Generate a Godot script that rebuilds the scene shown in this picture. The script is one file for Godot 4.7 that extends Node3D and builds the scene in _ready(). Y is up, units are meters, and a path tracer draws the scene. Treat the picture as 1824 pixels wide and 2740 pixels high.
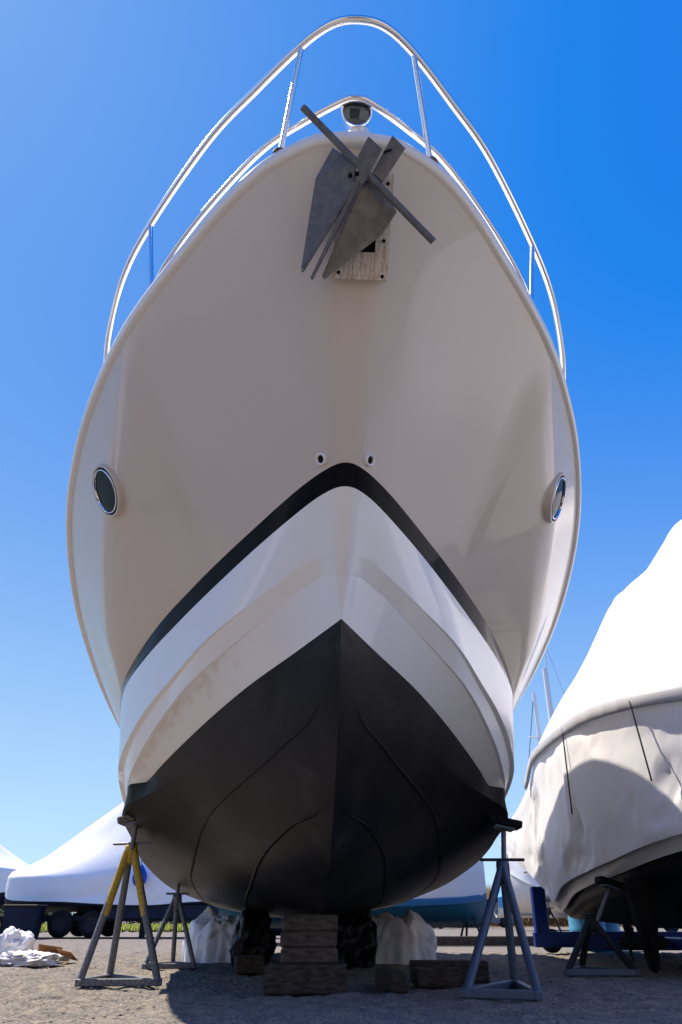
extends Node3D

# ---------------------------------------------------------------- basics
const CAM_H := 0.44
const PITCH := 28.85
const FOCAL := 1979.0
const AFT := 13.2          # distance of the yacht's transom from the camera
var M := {}
var used := {}
var rng := RandomNumberGenerator.new()

func srgb(r: float, g: float, b: float) -> Color:
	return Color(r, g, b).linear_to_srgb()

func mat(r: float, g: float, b: float, rough := 0.8, metal := 0.0) -> StandardMaterial3D:
	var m := StandardMaterial3D.new()
	m.albedo_color = srgb(r, g, b)
	m.roughness = rough
	m.metallic = metal
	m.metallic_specular = 0.5 if rough < 0.3 or metal > 0.0 else 0.3
	m.cull_mode = BaseMaterial3D.CULL_DISABLED
	return m

func noise_tex(freq: float, seed_: int, colors: Array, offs: Array, size := 512, normal := false, strength := 4.0, type := FastNoiseLite.TYPE_SIMPLEX_SMOOTH, oct := 5) -> NoiseTexture2D:
	var n := FastNoiseLite.new()
	n.noise_type = type
	n.seed = seed_
	n.frequency = freq
	n.fractal_octaves = oct
	var t := NoiseTexture2D.new()
	t.width = size
	t.height = size
	t.seamless = true
	t.noise = n
	if normal:
		t.as_normal_map = true
		t.bump_strength = strength
	else:
		var g := Gradient.new()
		g.offsets = PackedFloat32Array(offs)
		var pc := PackedColorArray()
		for c in colors: pc.append(c)
		g.colors = pc
		t.color_ramp = g
	return t

func tri(m: StandardMaterial3D, scale: float, world := false) -> StandardMaterial3D:
	m.uv1_triplanar = true
	m.uv1_world_triplanar = world
	m.uv1_scale = Vector3.ONE * scale
	return m

# a photograph pixel (1824 x 2740) and a distance ahead of the camera -> a point of the place
func at(px: float, py: float, z: float) -> Vector3:
	var p := deg_to_rad(PITCH)
	var d := Vector3((px - 912.0) / FOCAL, sin(p) + (1370.0 - py) / FOCAL * cos(p), -cos(p) + (1370.0 - py) / FOCAL * sin(p))
	return Vector3(0, CAM_H, 0) + d * (z / -d.z)

func numbered(called: String) -> String:
	if not used.has(called):
		used[called] = 0
		return called
	used[called] += 1
	return "%s_%03d" % [called, used[called]]

func tag(o: Node, label: String, category: String, group := "") -> Node:
	o.set_meta("label", label)
	o.set_meta("category", category)
	if group: o.set_meta("group", group)
	return o

func thing(called: String, label: String, category: String, where := Vector3.ZERO, turn := 0.0, group := "") -> Node3D:
	var o := Node3D.new()
	o.name = numbered(called)
	add_child(o)
	o.position = where
	o.rotation.y = turn
	tag(o, label, category, group)
	return o

func part(called: String, mesh: Mesh, m: Material, parent: Node, where := Transform3D.IDENTITY) -> MeshInstance3D:
	var o := MeshInstance3D.new()
	o.name = called if parent != self else numbered(called)
	o.mesh = mesh
	if m: o.material_override = m
	parent.add_child(o, true)
	o.transform = where
	o.cast_shadow = GeometryInstance3D.SHADOW_CASTING_SETTING_ON
	return o

# ---------------------------------------------------------------- shapes
# smooth sheet through rows of points; rows may be closed rings
func loft(rows: Array, ring := false, flip := false, caps := false, cols := PackedColorArray()) -> ArrayMesh:
	var nv: int = rows[0].size()
	var pts := PackedVector3Array()
	for r in rows: pts.append_array(PackedVector3Array(r))
	var idx := PackedInt32Array()
	var nr := PackedVector3Array()
	nr.resize(pts.size())
	for i in rows.size() - 1:
		for j in (nv if ring else nv - 1):
			var a := i * nv + j
			var b := i * nv + (j + 1) % nv
			var c := (i + 1) * nv + (j + 1) % nv
			var d := (i + 1) * nv + j
			var q := [a, b, c, a, c, d]
			if flip: q = [a, c, b, a, d, c]
			for k in [0, 3]:
				var n: Vector3 = (pts[q[k + 2]] - pts[q[k]]).cross(pts[q[k + 1]] - pts[q[k]])
				if n.length_squared() < 1e-16: continue
				for e in 3:
					idx.append(q[k + e])
					nr[q[k + e]] += n
	# points that coincide share their normal (stem, ring poles)
	var key := {}
	for i in pts.size():
		var s := Vector3i((pts[i] * 20000.0).round())
		key[s] = key.get(s, Vector3.ZERO) + nr[i]
	for i in pts.size():
		nr[i] = key[Vector3i((pts[i] * 20000.0).round())].normalized()
		if nr[i] == Vector3.ZERO: nr[i] = Vector3.UP
	if caps and ring:
		for e in [0, rows.size() - 1]:
			var mid := Vector3.ZERO
			for j in nv: mid += pts[e * nv + j]
			mid /= nv
			var base := pts.size()
			var fl: bool = (e == 0) != flip
			var fn := Vector3.ZERO
			for j in nv:
				pts.append(pts[e * nv + j])
			pts.append(mid)
			for j in nv:
				var q := [base + nv, base + (j + 1) % nv, base + j] if fl else [base + nv, base + j, base + (j + 1) % nv]
				for x in q: idx.append(x)
				fn += (pts[q[2]] - pts[q[0]]).cross(pts[q[1]] - pts[q[0]])
			for j in nv + 1: nr.append(fn.normalized())
	var arr := []
	arr.resize(Mesh.ARRAY_MAX)
	arr[Mesh.ARRAY_VERTEX] = pts
	arr[Mesh.ARRAY_NORMAL] = nr
	if cols.size() == pts.size(): arr[Mesh.ARRAY_COLOR] = cols
	arr[Mesh.ARRAY_INDEX] = idx
	var am := ArrayMesh.new()
	am.add_surface_from_arrays(Mesh.PRIMITIVE_TRIANGLES, arr)
	return am

func smooth_line(p: Array, n: int, closed := false) -> Array:
	var out := []
	var c := p.size()
	var segs := c if closed else c - 1
	for s in segs:
		var p0: Vector3 = p[(s - 1 + c) % c] if closed or s > 0 else p[0] * 2.0 - p[1]
		var p1: Vector3 = p[s]
		var p2: Vector3 = p[(s + 1) % c]
		var p3: Vector3 = p[(s + 2) % c] if closed or s < c - 2 else p[c - 1] * 2.0 - p[c - 2]
		for k in n:
			out.append(p1.cubic_interpolate(p2, p0, p3, float(k) / n))
	if not closed: out.append(p[c - 1])
	return out

func tube(line: Array, r, sides := 8) -> ArrayMesh:
	var rows := []
	var side := Vector3.ZERO
	for i in line.size():
		var d: Vector3 = (line[mini(i + 1, line.size() - 1)] - line[maxi(i - 1, 0)]).normalized()
		if i == 0:
			side = d.cross(Vector3.UP if absf(d.y) < 0.9 else Vector3.RIGHT).normalized()
		else:
			side = (side - d * side.dot(d)).normalized()
		var up := side.cross(d)
		var rr: float = r[i] if r is Array else r
		var ring := []
		for k in sides:
			var a := TAU * k / sides
			ring.append(line[i] + (side * cos(a) + up * sin(a)) * rr)
		rows.append(ring)
	return loft(rows, true, false, true)

func bar(a: Vector3, b: Vector3, r: float, sides := 8) -> ArrayMesh:
	return tube([a, b], r, sides)

# box with bevelled edges, size s, centred at c
func block(s: Vector3, c := Vector3.ZERO, bev := 0.008, basis := Basis.IDENTITY) -> ArrayMesh:
	var st := SurfaceTool.new()
	st.begin(Mesh.PRIMITIVE_TRIANGLES)
	st.set_smooth_group(-1)
	var h := s * 0.5
	bev = minf(bev, minf(h.x, minf(h.y, h.z)) * 0.6)
	var f := func(pp: Array):
		var n: Vector3 = Vector3.ZERO
		for q in pp: n += q
		var tn: Vector3 = (pp[2] - pp[0]).cross(pp[1] - pp[0])
		var o: Array = pp.duplicate()
		if tn.dot(n) < 0: o.reverse()
		for k in range(1, o.size() - 1):
			st.add_vertex(c + basis * o[0]); st.add_vertex(c + basis * o[k]); st.add_vertex(c + basis * o[k + 1])
	for ax in 3:
		for sg in [-1.0, 1.0]:
			var u := (ax + 1) % 3
			var v := (ax + 2) % 3
			var face := []
			for w in [[-1, -1], [1, -1], [1, 1], [-1, 1]]:
				var p := Vector3.ZERO
				p[ax] = sg * h[ax]; p[u] = w[0] * (h[u] - bev); p[v] = w[1] * (h[v] - bev)
				face.append(p)
			f.call(face)
			# edge strips between +ax-ish faces
			for sg2 in [-1.0, 1.0]:
				var e := []
				for w in [[-1.0, 0], [1.0, 0], [1.0, 1], [-1.0, 1]]:
					var p := Vector3.ZERO
					p[v] = w[0] * (h[v] - bev)
					p[ax] = sg * (h[ax] - (bev if w[1] == 1 else 0.0))
					p[u] = sg2 * (h[u] - (0.0 if w[1] == 1 else bev))
					e.append(p)
				f.call(e)
	for x in [-1.0, 1.0]:
		for y in [-1.0, 1.0]:
			for z in [-1.0, 1.0]:
				f.call([Vector3(x * h.x, y * (h.y - bev), z * (h.z - bev)), Vector3(x * (h.x - bev), y * h.y, z * (h.z - bev)), Vector3(x * (h.x - bev), y * (h.y - bev), z * h.z)])
	st.generate_normals()
	return st.commit()

# flat plate of a real thickness from an outline of (nearly) coplanar points
func plate(outline: Array, thick: float, crown := 0.0) -> ArrayMesh:
	var mid := Vector3.ZERO
	for p in outline: mid += p
	mid /= outline.size()
	var n := Vector3.ZERO
	for i in outline.size():
		n += (outline[i] - mid).cross(outline[(i + 1) % outline.size()] - mid)
	n = n.normalized()
	if n.z < 0: n = -n
	var x: Vector3 = (outline[0] - mid).normalized()
	x = (x - n * x.dot(n)).normalized()
	var y := n.cross(x)
	var poly := PackedVector2Array()
	for p in outline: poly.append(Vector2((p - mid).dot(x), (p - mid).dot(y)))
	var tris := Geometry2D.triangulate_polygon(poly)
	var st := SurfaceTool.new()
	st.begin(Mesh.PRIMITIVE_TRIANGLES)
	st.set_smooth_group(-1)
	var add := func(a: Vector3, b: Vector3, c: Vector3, out: Vector3):
		if (c - a).cross(b - a).dot(out) < 0:
			var t := b
			b = c
			c = t
		st.add_vertex(a); st.add_vertex(b); st.add_vertex(c)
	var bev := minf(thick * 0.3, 0.004)
	var inner := []
	for p in outline:
		var w: Vector3 = p - mid
		inner.append(p - w.normalized() * bev)
	for s in [-1.0, 1.0]:
		for k in range(0, tris.size(), 3):
			add.call(inner[tris[k]] + n * s * thick * 0.5, inner[tris[k + 1]] + n * s * thick * 0.5, inner[tris[k + 2]] + n * s * thick * 0.5, n * s)
		for i in outline.size():
			var j := (i + 1) % outline.size()
			var o: Vector3 = outline[i] + outline[j] - mid * 2.0 + n * s * 0.3
			var a: Vector3 = inner[i] + n * s * thick * 0.5
			var b: Vector3 = inner[j] + n * s * thick * 0.5
			var c: Vector3 = outline[j] + n * s * (thick * 0.5 - bev)
			var d: Vector3 = outline[i] + n * s * (thick * 0.5 - bev)
			add.call(a, b, c, o); add.call(a, c, d, o)
	for i in outline.size():
		var j := (i + 1) % outline.size()
		var t := n * (thick * 0.5 - bev)
		var o: Vector3 = outline[i] + outline[j] - mid * 2.0
		add.call(outline[i] + t, outline[j] + t, outline[j] - t, o); add.call(outline[i] + t, outline[j] - t, outline[i] - t, o)
	st.generate_normals()
	return st.commit()

# round profile (radius, height) turned about a direction
func lathe(prof: Array, origin: Vector3, dir: Vector3, sides := 24) -> ArrayMesh:
	dir = dir.normalized()
	var side := dir.cross(Vector3.UP if absf(dir.y) < 0.9 else Vector3.RIGHT).normalized()
	var up := side.cross(dir)
	var rows := []
	for p in prof:
		var ring := []
		for k in sides:
			var a := TAU * k / sides
			ring.append(origin + dir * p[1] + (side * cos(a) + up * sin(a)) * p[0])
		rows.append(ring)
	return loft(rows, true)

func moved(m: Mesh, by: Vector3) -> ArrayMesh:
	var st := SurfaceTool.new()
	st.begin(Mesh.PRIMITIVE_TRIANGLES)
	st.append_from(m, 0, Transform3D(Basis.IDENTITY, by))
	return st.commit()

func join(parts: Array) -> ArrayMesh:
	var st := SurfaceTool.new()
	st.begin(Mesh.PRIMITIVE_TRIANGLES)
	for p in parts: st.append_from(p, 0, Transform3D.IDENTITY)
	return st.commit()

# lumpy closed body: ellipsoid pushed about by noise and pleats, flattened where it rests
func lump(radii: Vector3, seed_: int, rough := 0.18, freq := 1.6, pleats := 0.0, nu := 40, nv := 26) -> ArrayMesh:
	var n := FastNoiseLite.new()
	n.seed = seed_
	n.frequency = freq
	n.fractal_octaves = 3
	var n2 := FastNoiseLite.new()
	n2.seed = seed_ + 7
	n2.noise_type = FastNoiseLite.TYPE_SIMPLEX
	n2.fractal_type = FastNoiseLite.FRACTAL_RIDGED
	n2.frequency = freq * 1.7
	n2.fractal_octaves = 2
	var rows := []
	for i in nv + 1:
		var t := PI * i / nv
		var ring := []
		for j in nu:
			var a := TAU * j / nu
			var d := Vector3(sin(t) * cos(a), cos(t), sin(t) * sin(a))
			var k := 1.0 + rough * n.get_noise_3dv(d * 1.3) * 2.0 + rough * 0.7 * n2.get_noise_3dv(d) + pleats * sin(a * 9.0 + 3.0 * n.get_noise_3dv(d)) * sin(t) * clampf(-d.y + 0.4, 0, 1)
			var p := d * radii * k
			p.y = maxf(p.y, -radii.y * 0.72) + radii.y * 0.72
			ring.append(p)
		rows.append(ring)
	return loft(rows, true)

# sheet thrown over something: folded crown, pleats that open towards the ground
func drape(radii: Vector3, seed_: int, pleats: int, nu := 96, nv := 30) -> ArrayMesh:
	var n := FastNoiseLite.new()
	n.seed = seed_
	n.frequency = 0.7
	n.fractal_octaves = 3
	var rg := FastNoiseLite.new()
	rg.seed = seed_ + 5
	rg.fractal_type = FastNoiseLite.FRACTAL_RIDGED
	rg.frequency = 0.9
	rg.fractal_octaves = 3
	var rows := []
	for i in nv + 1:
		var t := float(i) / nv
		var ring := []
		for j in nu:
			var a := TAU * j / nu
			var d := Vector3(cos(a), 0, sin(a))
			var phi := t * PI * 0.5
			var edge := 1.0 + 0.30 * n.get_noise_3dv(d * 1.4 + Vector3(0, t * 0.5, 0))
			var r := pow(sin(phi), 0.62) * edge * (1.0 + 0.06 * smoothstep(0.7, 1.0, t))
			r *= 1.0 + smoothstep(0.25, 0.9, t) * (0.05 * sin(a * pleats + 5.0 * n.get_noise_3dv(d * 2.0 + Vector3(0, t, 0))) - 0.13 * rg.get_noise_3dv(d * 1.2 + Vector3(0, t * 0.45, 0)) - 0.10 * rg.get_noise_3dv(d * 2.6 + Vector3(4, t * 2.2, 0)))
			var h := pow(maxf(cos(phi), 0.0), 0.62) * (1.0 + 0.45 * n.get_noise_3dv(d * r * 1.5 + Vector3(5, 0, 0)) * (1.0 - t)) + 0.16 * (1.0 - t) * (rg.get_noise_3dv(d * r * 1.9 + Vector3(2, 3, 1)) - 0.4)
			ring.append(Vector3(d.x * r * radii.x, maxf(h, 0.0) * radii.y, d.z * r * radii.z))
		rows.append(ring)
	return loft(rows, true)

# ---------------------------------------------------------------- the yacht's lines
# each line: (distance from camera plane, half breadth, height above ground), from the stem aft
var LINES := {
	"keel": [[3.693, 0, 1.83], [3.8, 0, 1.62], [4.05, 0, 1.24], [4.5, 0, 0.86], [5.0, 0, 0.64], [5.6, 0, 0.52], [6.5, 0, 0.47], [9.0, 0, 0.46], [13.2, 0, 0.47]],
	"chine": [[3.693, 0, 1.83], [4.1, 0.207, 1.665], [4.6, 0.472, 1.53], [5.4, 0.865, 1.385], [6.0, 1.18, 1.33], [6.32, 1.40, 1.29], [6.54, 1.57, 1.245], [7.22, 1.62, 1.056], [7.86, 1.66, 0.975], [9.06, 1.70, 0.88], [10.5, 1.72, 0.80], [13.2, 1.72, 0.74]],
	"water": [[3.693, 0, 1.83], [4.102, 0.244, 1.769], [4.596, 0.55, 1.688], [5.417, 0.974, 1.553], [5.999, 1.245, 1.458], [6.30, 1.377, 1.408], [6.36, 1.41, 1.402], [6.43, 1.535, 1.402], [6.50, 1.567, 1.40], [6.62, 1.583, 1.38], [7.22, 1.64, 1.23], [7.9, 1.68, 1.13], [9.06, 1.72, 1.03], [10.5, 1.74, 0.95], [13.2, 1.74, 0.87]],
	"rail1": [[3.60, 0, 2.03], [3.782, 0.159, 2.069], [4.315, 0.551, 1.941], [4.921, 0.948, 1.796], [5.434, 1.193, 1.673], [5.988, 1.415, 1.54], [6.559, 1.585, 1.412], [7.22, 1.66, 1.26], [7.9, 1.70, 1.16], [9.06, 1.74, 1.06], [10.5, 1.76, 0.98], [13.2, 1.76, 0.90]],
	"rail2": [[3.53, 0, 2.135], [3.696, 0.175, 2.157], [4.089, 0.486, 2.075], [4.6, 0.845, 1.968], [5.033, 1.072, 1.876], [5.435, 1.277, 1.792], [6.02, 1.518, 1.669], [6.558, 1.679, 1.556], [7.2, 1.76, 1.43], [8.0, 1.81, 1.31], [9.0, 1.85, 1.21], [13.2, 1.87, 1.06]],
	"stripe1": [[3.344, 0, 2.435], [3.421, 0.118, 2.427], [3.66, 0.29, 2.401], [4.234, 0.643, 2.338], [4.957, 1.05, 2.258], [5.549, 1.358, 2.193], [6.188, 1.631, 2.123], [6.7, 1.76, 2.07], [7.4, 1.88, 2.0], [8.5, 1.96, 1.93], [13.2, 2.0, 1.85]],
	"stripe2": [[3.275, 0, 2.54], [3.34, 0.105, 2.534], [3.46, 0.202, 2.523], [3.922, 0.496, 2.478], [4.635, 0.911, 2.41], [5.313, 1.264, 2.345], [6.016, 1.562, 2.277], [6.4, 1.70, 2.24], [6.9, 1.82, 2.19], [7.6, 1.94, 2.13], [8.6, 2.02, 2.07], [13.2, 2.06, 2.0]],
	"sheer": [[2.393, 0, 4.0], [2.407, 0.175, 3.997], [2.467, 0.325, 3.987], [2.538, 0.45, 3.972], [2.751, 0.686, 3.93], [3.036, 0.931, 3.873], [3.351, 1.185, 3.81], [3.555, 1.335, 3.769], [4.027, 1.609, 3.675], [4.343, 1.762, 3.611], [4.83, 1.951, 3.514], [5.393, 2.119, 3.401], [5.99, 2.23, 3.243], [6.58, 2.297, 3.085], [7.5, 2.33, 2.85], [9.0, 2.33, 2.58], [13.2, 2.25, 2.4]],
}
const SHARP := {"keel": 1, "chine": 1, "water": 1}

# point of a line at u (0 stem .. 1 transom), yacht's own space: x to starboard side of picture, y up, z = -(distance - 2.4)
func line_at(which: String, u: float) -> Vector3:
	var tab: Array = LINES[which]
	var z0: float = tab[0][0]
	var t := u * sqrt(AFT - z0)
	var n := tab.size()
	var i := 0
	while i < n - 2 and sqrt(float(tab[i + 1][0]) - z0) < t: i += 1
	var ts := []
	for k in n: ts.append(sqrt(maxf(float(tab[k][0]) - z0, 0.0)))
	var out := [0.0, 0.0]
	for c in 2:
		var sl := func(k: int) -> float:
			if k == 0:
				if c == 1 or SHARP.has(which): return 0.0
				return (float(tab[1][1]) - float(tab[0][1])) / (ts[1] - ts[0])
			if k == n - 1: return (float(tab[k][c + 1]) - float(tab[k - 1][c + 1])) / (ts[k] - ts[k - 1])
			var a: float = (float(tab[k][c + 1]) - float(tab[k - 1][c + 1])) / (ts[k] - ts[k - 1])
			var b: float = (float(tab[k + 1][c + 1]) - float(tab[k][c + 1])) / (ts[k + 1] - ts[k])
			var ha: float = ts[k] - ts[k - 1]
			var hb: float = ts[k + 1] - ts[k]
			return (a * hb + b * ha) / (ha + hb)
		var h: float = ts[i + 1] - ts[i]
		var s: float = clampf((t - ts[i]) / h, 0, 1)
		var m0: float = sl.call(i) * h
		var m1: float = sl.call(i + 1) * h
		var y0 := float(tab[i][c + 1])
		var y1 := float(tab[i + 1][c + 1])
		out[c] = (2 * s * s * s - 3 * s * s + 1) * y0 + (s * s * s - 2 * s * s + s) * m0 + (-2 * s * s * s + 3 * s * s) * y1 + (s * s * s - s * s) * m1
	return Vector3(out[0], out[1], -(z0 + t * t - 2.4))

# the flare between boot stripe (v 0) and gunwale (v 1)
func flare(u: float, v: float) -> Vector3:
	var a := line_at("stripe2", u)
	var b := line_at("sheer", u) + Vector3(0, -0.07, 0)
	var nose := smoothstep(0.0, 0.2, b.x)
	b.z -= 0.03 * (1.0 - nose)
	b.x -= minf(0.03 * nose, b.x)
	# soft knuckle that leaves the gunwale abreast the rail's end and runs down aft to the stripe:
	# below it the bow flares out, above it the side stands almost upright
	var hollow := 0.12 * (1.0 - smoothstep(0.12, 0.4, u))
	var vk := clampf(1.0 - pow(maxf(2.4 - b.z - 3.6, 0.0) / 2.8, 0.5), 0.02, 1.0)
	var fk := 1.0 - pow(1.0 - vk, 2.3)
	var low := fk * v / vk
	var high := fk + (1.0 - fk) * (v - vk) / maxf(1.0 - vk, 0.02)
	var k := 0.16
	var mixed := clampf(0.5 + 0.5 * (high - low) / k, 0, 1)
	var f := lerpf(high, low, mixed) - k * mixed * (1.0 - mixed)
	f = lerpf(f, v, 1.0 - smoothstep(0.0, 0.12, 1.0 - vk))
	if vk <= 0.15: f = lerpf(v, f, vk / 0.15)
	var p := a.lerp(b, v)
	p.x = lerpf(a.x, b.x, f + hollow * (v * v - v))
	return p

func bottom(u: float, v: float) -> Vector3:
	var a := line_at("keel", u)
	var b := line_at("chine", u)
	var p := a.lerp(b, v)
	p.y -= 0.085 * 4.0 * v * (1.0 - v) * smoothstep(0.08, 0.4, u)
	return p

func mirror(p: Vector3) -> Vector3:
	return Vector3(-p.x, p.y, p.z)

const NU := 110
# one strip of the shell, both sides in one sheet: f(u, v) is the right half
func shell(f: Callable, nv: int) -> ArrayMesh:
	var rows := []
	for j in nv + 1:
		var row := []
		for i in range(NU, 0, -1): row.append(mirror(f.call(float(i) / NU, float(j) / nv)))
		for i in NU + 1:
			var p: Vector3 = f.call(float(i) / NU, float(j) / nv)
			if i == 0: p.x = 0
			row.append(p)
		rows.append(row)
	return loft(rows, false)

# the same strip with tea-coloured run-off stains under the rail on the left side, as dirt of its own colour
func stained_shell(f: Callable, nv: int) -> ArrayMesh:
	var n := FastNoiseLite.new()
	n.seed = 91
	n.frequency = 1.6
	n.fractal_octaves = 4
	var rows := []
	var cols := PackedColorArray()
	for j in nv + 1:
		var row := []
		for i in range(-NU, NU + 1):
			var u := absf(i) / NU
			var p: Vector3 = f.call(u, float(j) / nv)
			if i < 0: p = mirror(p)
			if i == 0: p.x = 0
			row.append(p)
			var v := float(j) / nv
			var streak := n.get_noise_3d(p.x * 5.0, p.y * 0.8, p.z * 5.0) + 0.5 * n.get_noise_3d(p.x * 14.0, p.y * 3.0, p.z * 14.0)
			var amount := smoothstep(0.24, 0.34, u) * (1.0 - smoothstep(0.56, 0.62, u)) * clampf(0.55 + streak * 1.3, 0, 1)
			amount *= smoothstep(0.35 - 0.5 * streak, 1.0, v) * (1.0 if i < 0 else 0.25)
			cols.append(Color(0.86, 0.845, 0.82).lerp(Color(0.52, 0.40, 0.27), amount * 0.55))
		rows.append(row)
	return loft(rows, false, false, false, cols)

func yp(z: float, b: float, h: float) -> Vector3:
	return Vector3(b, h, -(z - 2.4))

func strip(a: String, b: String, da := Vector2.ZERO, db := Vector2.ZERO) -> Callable:
	return func(u: float, v: float) -> Vector3:
		var g := smoothstep(0.18, 0.5, u)
		var p := line_at(a, u) + Vector3(da.x, da.y, 0) * g
		var q := line_at(b, u) + Vector3(db.x, db.y, 0) * g
		return p.lerp(q, v)

func flare_normal(u: float, v: float) -> Vector3:
	var p := flare(u, v)
	return (flare(u, v + 0.01) - p).cross(flare(u + 0.004, v) - p).normalized() * -1.0

func build_yacht() -> Node3D:
	var y := thing("motor_yacht", "large white motor yacht with black bottom paint, bow towering over the camera", "yacht", Vector3(0.087, 0, -2.4), deg_to_rad(3.75))
	# --- shell
	var halves := []
	for s in [1.0, -1.0]:
		var rows := []
		for j in 13:
			var row := []
			for i in NU + 1:
				var p := bottom(float(i) / NU, j / 12.0)
				p.x *= s
				row.append(p)
			rows.append(row)
		halves.append(loft(rows, false, s < 0))
	part("hull_bottom", join(halves), M.antifoul, y)
	part("painted_chine", shell(strip("chine", "water"), 4), M.antifoul, y)
	part("lower_topside", stained_shell(strip("water", "rail1", Vector2(0.002, 0), Vector2(-0.028, -0.006)), 14), M.gel_stained, y)
	part("lower_spray_rail", join([shell(strip("rail1", "rail1", Vector2(-0.028, -0.006), Vector2.ZERO), 1), shell(strip("rail1", "rail2", Vector2.ZERO, Vector2(-0.04, -0.012)), 4)]), M.gel, y)
	part("upper_spray_rail", join([shell(strip("rail2", "rail2", Vector2(-0.04, -0.012), Vector2.ZERO), 1), shell(strip("rail2", "stripe1"), 8)]), M.gel, y)
	part("boot_stripe", shell(strip("stripe1", "stripe2"), 3), M.stripe, y)
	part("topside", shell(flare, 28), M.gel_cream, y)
	# --- gunwale band round the deck edge
	var path := []
	for i in range(NU, 0, -1): path.append(mirror(line_at("sheer", float(i) / NU)))
	for i in NU + 1: path.append(line_at("sheer", float(i) / NU))
	var prof := [[-0.06, -0.085], [-0.012, -0.085], [0.004, -0.07], [0.010, -0.045], [0.008, -0.015], [-0.004, 0.004], [-0.025, 0.012], [-0.12, 0.012], [-0.12, -0.03]]
	var rows := []
	for i in path.size():
		var d: Vector3 = path[mini(i + 1, path.size() - 1)] - path[maxi(i - 1, 0)]
		var o := Vector3(-d.z, 0, d.x).normalized()
		if o.dot(path[i] - Vector3(0, 0, -3.0)) < 0: o = -o
		var ring := []
		for q in prof: ring.append(path[i] + o * q[0] + Vector3.UP * q[1])
		rows.append(ring)
	part("gunwale", loft(rows, true, true), M.gel_trim, y)
	# --- deck and transom close the hull
	rows = []
	for j in 9:
		var row := []
		for i in NU + 1:
			var p := line_at("sheer", float(i) / NU)
			row.append(Vector3(maxf(p.x - 0.10, 0.0) * (j / 4.0 - 1.0), p.y - 0.012 + 0.10 * (1.0 - pow(j / 4.0 - 1.0, 2)) * smoothstep(0.0, 1.2, p.x), p.z - (0.1 if i == 0 else 0.0)))
		rows.append(row)
	part("foredeck", loft(rows), M.deck, y)
	rows = []
	for nm in ["keel", "chine", "water", "rail2", "stripe2", "sheer"]:
		var p := line_at(nm, 1.0)
		if nm == "sheer": p.y -= 0.02
		rows.append([mirror(p), Vector3(0, p.y, p.z), p])
	part("transom", loft(rows), M.gel, y)
	# --- bottom strakes
	for k in [[Vector2(4.0, 0.09), Vector2(4.5, 0.31), Vector2(5.0, 0.53), Vector2(5.5, 0.73), Vector2(6.0, 0.88), Vector2(6.8, 1.03), Vector2(9.0, 1.2), Vector2(13.0, 1.25)], [Vector2(4.4, 0.06), Vector2(4.8, 0.22), Vector2(5.2, 0.34), Vector2(6.5, 0.53), Vector2(9.0, 0.66), Vector2(13.0, 0.7)]]:
		for s in [1.0, -1.0]:
			var rr := []
			for i in 61:
				var zz: float = lerpf(k[0].x, 12.9, pow(i / 60.0, 1.6))
				var u: float = sqrt((zz - 3.693) / (AFT - 3.693))
				var sg := 0
				while sg < k.size() - 2 and k[sg + 1].x < zz: sg += 1
				var q0: float = k[maxi(sg - 1, 0)].y
				var q3: float = k[mini(sg + 2, k.size() - 1)].y
				var q1: float = k[sg].y
				var q2: float = k[sg + 1].y
				var bb: float = cubic_interpolate_in_time(q1, q2, q0, q3, (zz - k[sg].x) / (k[sg + 1].x - k[sg].x), 1.0, -1.0 if sg == 0 else (k[sg - 1].x - k[sg].x) / (k[sg + 1].x - k[sg].x), 2.0 if sg + 2 >= k.size() else (k[sg + 2].x - k[sg].x) / (k[sg + 1].x - k[sg].x))
				var fr: float = clampf(bb / maxf(line_at("chine", u).x, 0.01), 0.06, 0.94)
				var w: float = 0.013 * smoothstep(0.0, 0.12, i / 60.0)
				var inn := bottom(u, fr - 0.03)
				var out := bottom(u, fr)
				var d := (out - inn).normalized()
				var dn := Vector3(d.y, -d.x, 0)
				var ring := [inn - dn * 0.01, out + dn * w * 0.4 - d * w * 0.4 , out + dn * w + d * w * 0.6, out + d * w * 0.5 - dn * 0.012]
				var r2 := []
				for q in ring: r2.append(Vector3(q.x * s, q.y, q.z))
				rr.append(r2)
			part("strake", loft(rr, true, s > 0), M.antifoul, y)
	# --- portholes, set into the flare
	for d in PORTHOLES:
		var n := flare_normal(d[0], d[1])
		var p := flare(d[0], d[1])
		if d[2] < 0:
			p = mirror(p)
			n = mirror(n)
		p += n * 0.006
		var ph := Node3D.new()
		ph.name = "porthole"
		y.add_child(ph, true)
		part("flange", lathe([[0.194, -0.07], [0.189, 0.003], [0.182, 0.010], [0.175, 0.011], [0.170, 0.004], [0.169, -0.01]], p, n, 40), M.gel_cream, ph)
		part("gasket", lathe([[0.171, 0.003], [0.155, 0.003], [0.138, -0.004]], p, n, 40), M.rubber, ph)
		part("rim", lathe([[0.157, -0.004], [0.157, 0.012], [0.153, 0.016], [0.149, 0.015], [0.146, 0.0]], p, n, 40), M.chrome, ph)
		part("glass", lathe([[0.148, 0.003], [0.086, 0.004], [0.000, 0.005]], p, n, 40), M.dark_glass, ph)
	# --- drain outlets above the stripe
	for d in OUTLETS:
		var n := flare_normal(d[0], d[1])
		var p := flare(d[0], d[1])
		if d[2] < 0:
			p = mirror(p)
			n = mirror(n)
		var o := part("drain_outlet", lathe([[0.036, -0.01], [0.036, 0.008], [0.031, 0.016], [0.024, 0.016], [0.021, 0.006], [0.021, -0.02]], p, n, 24), M.gel_trim, y)
		part("bore", lathe([[0.022, 0.004], [0.0, 0.003]], p, n, 16), M.black, o)
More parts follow.
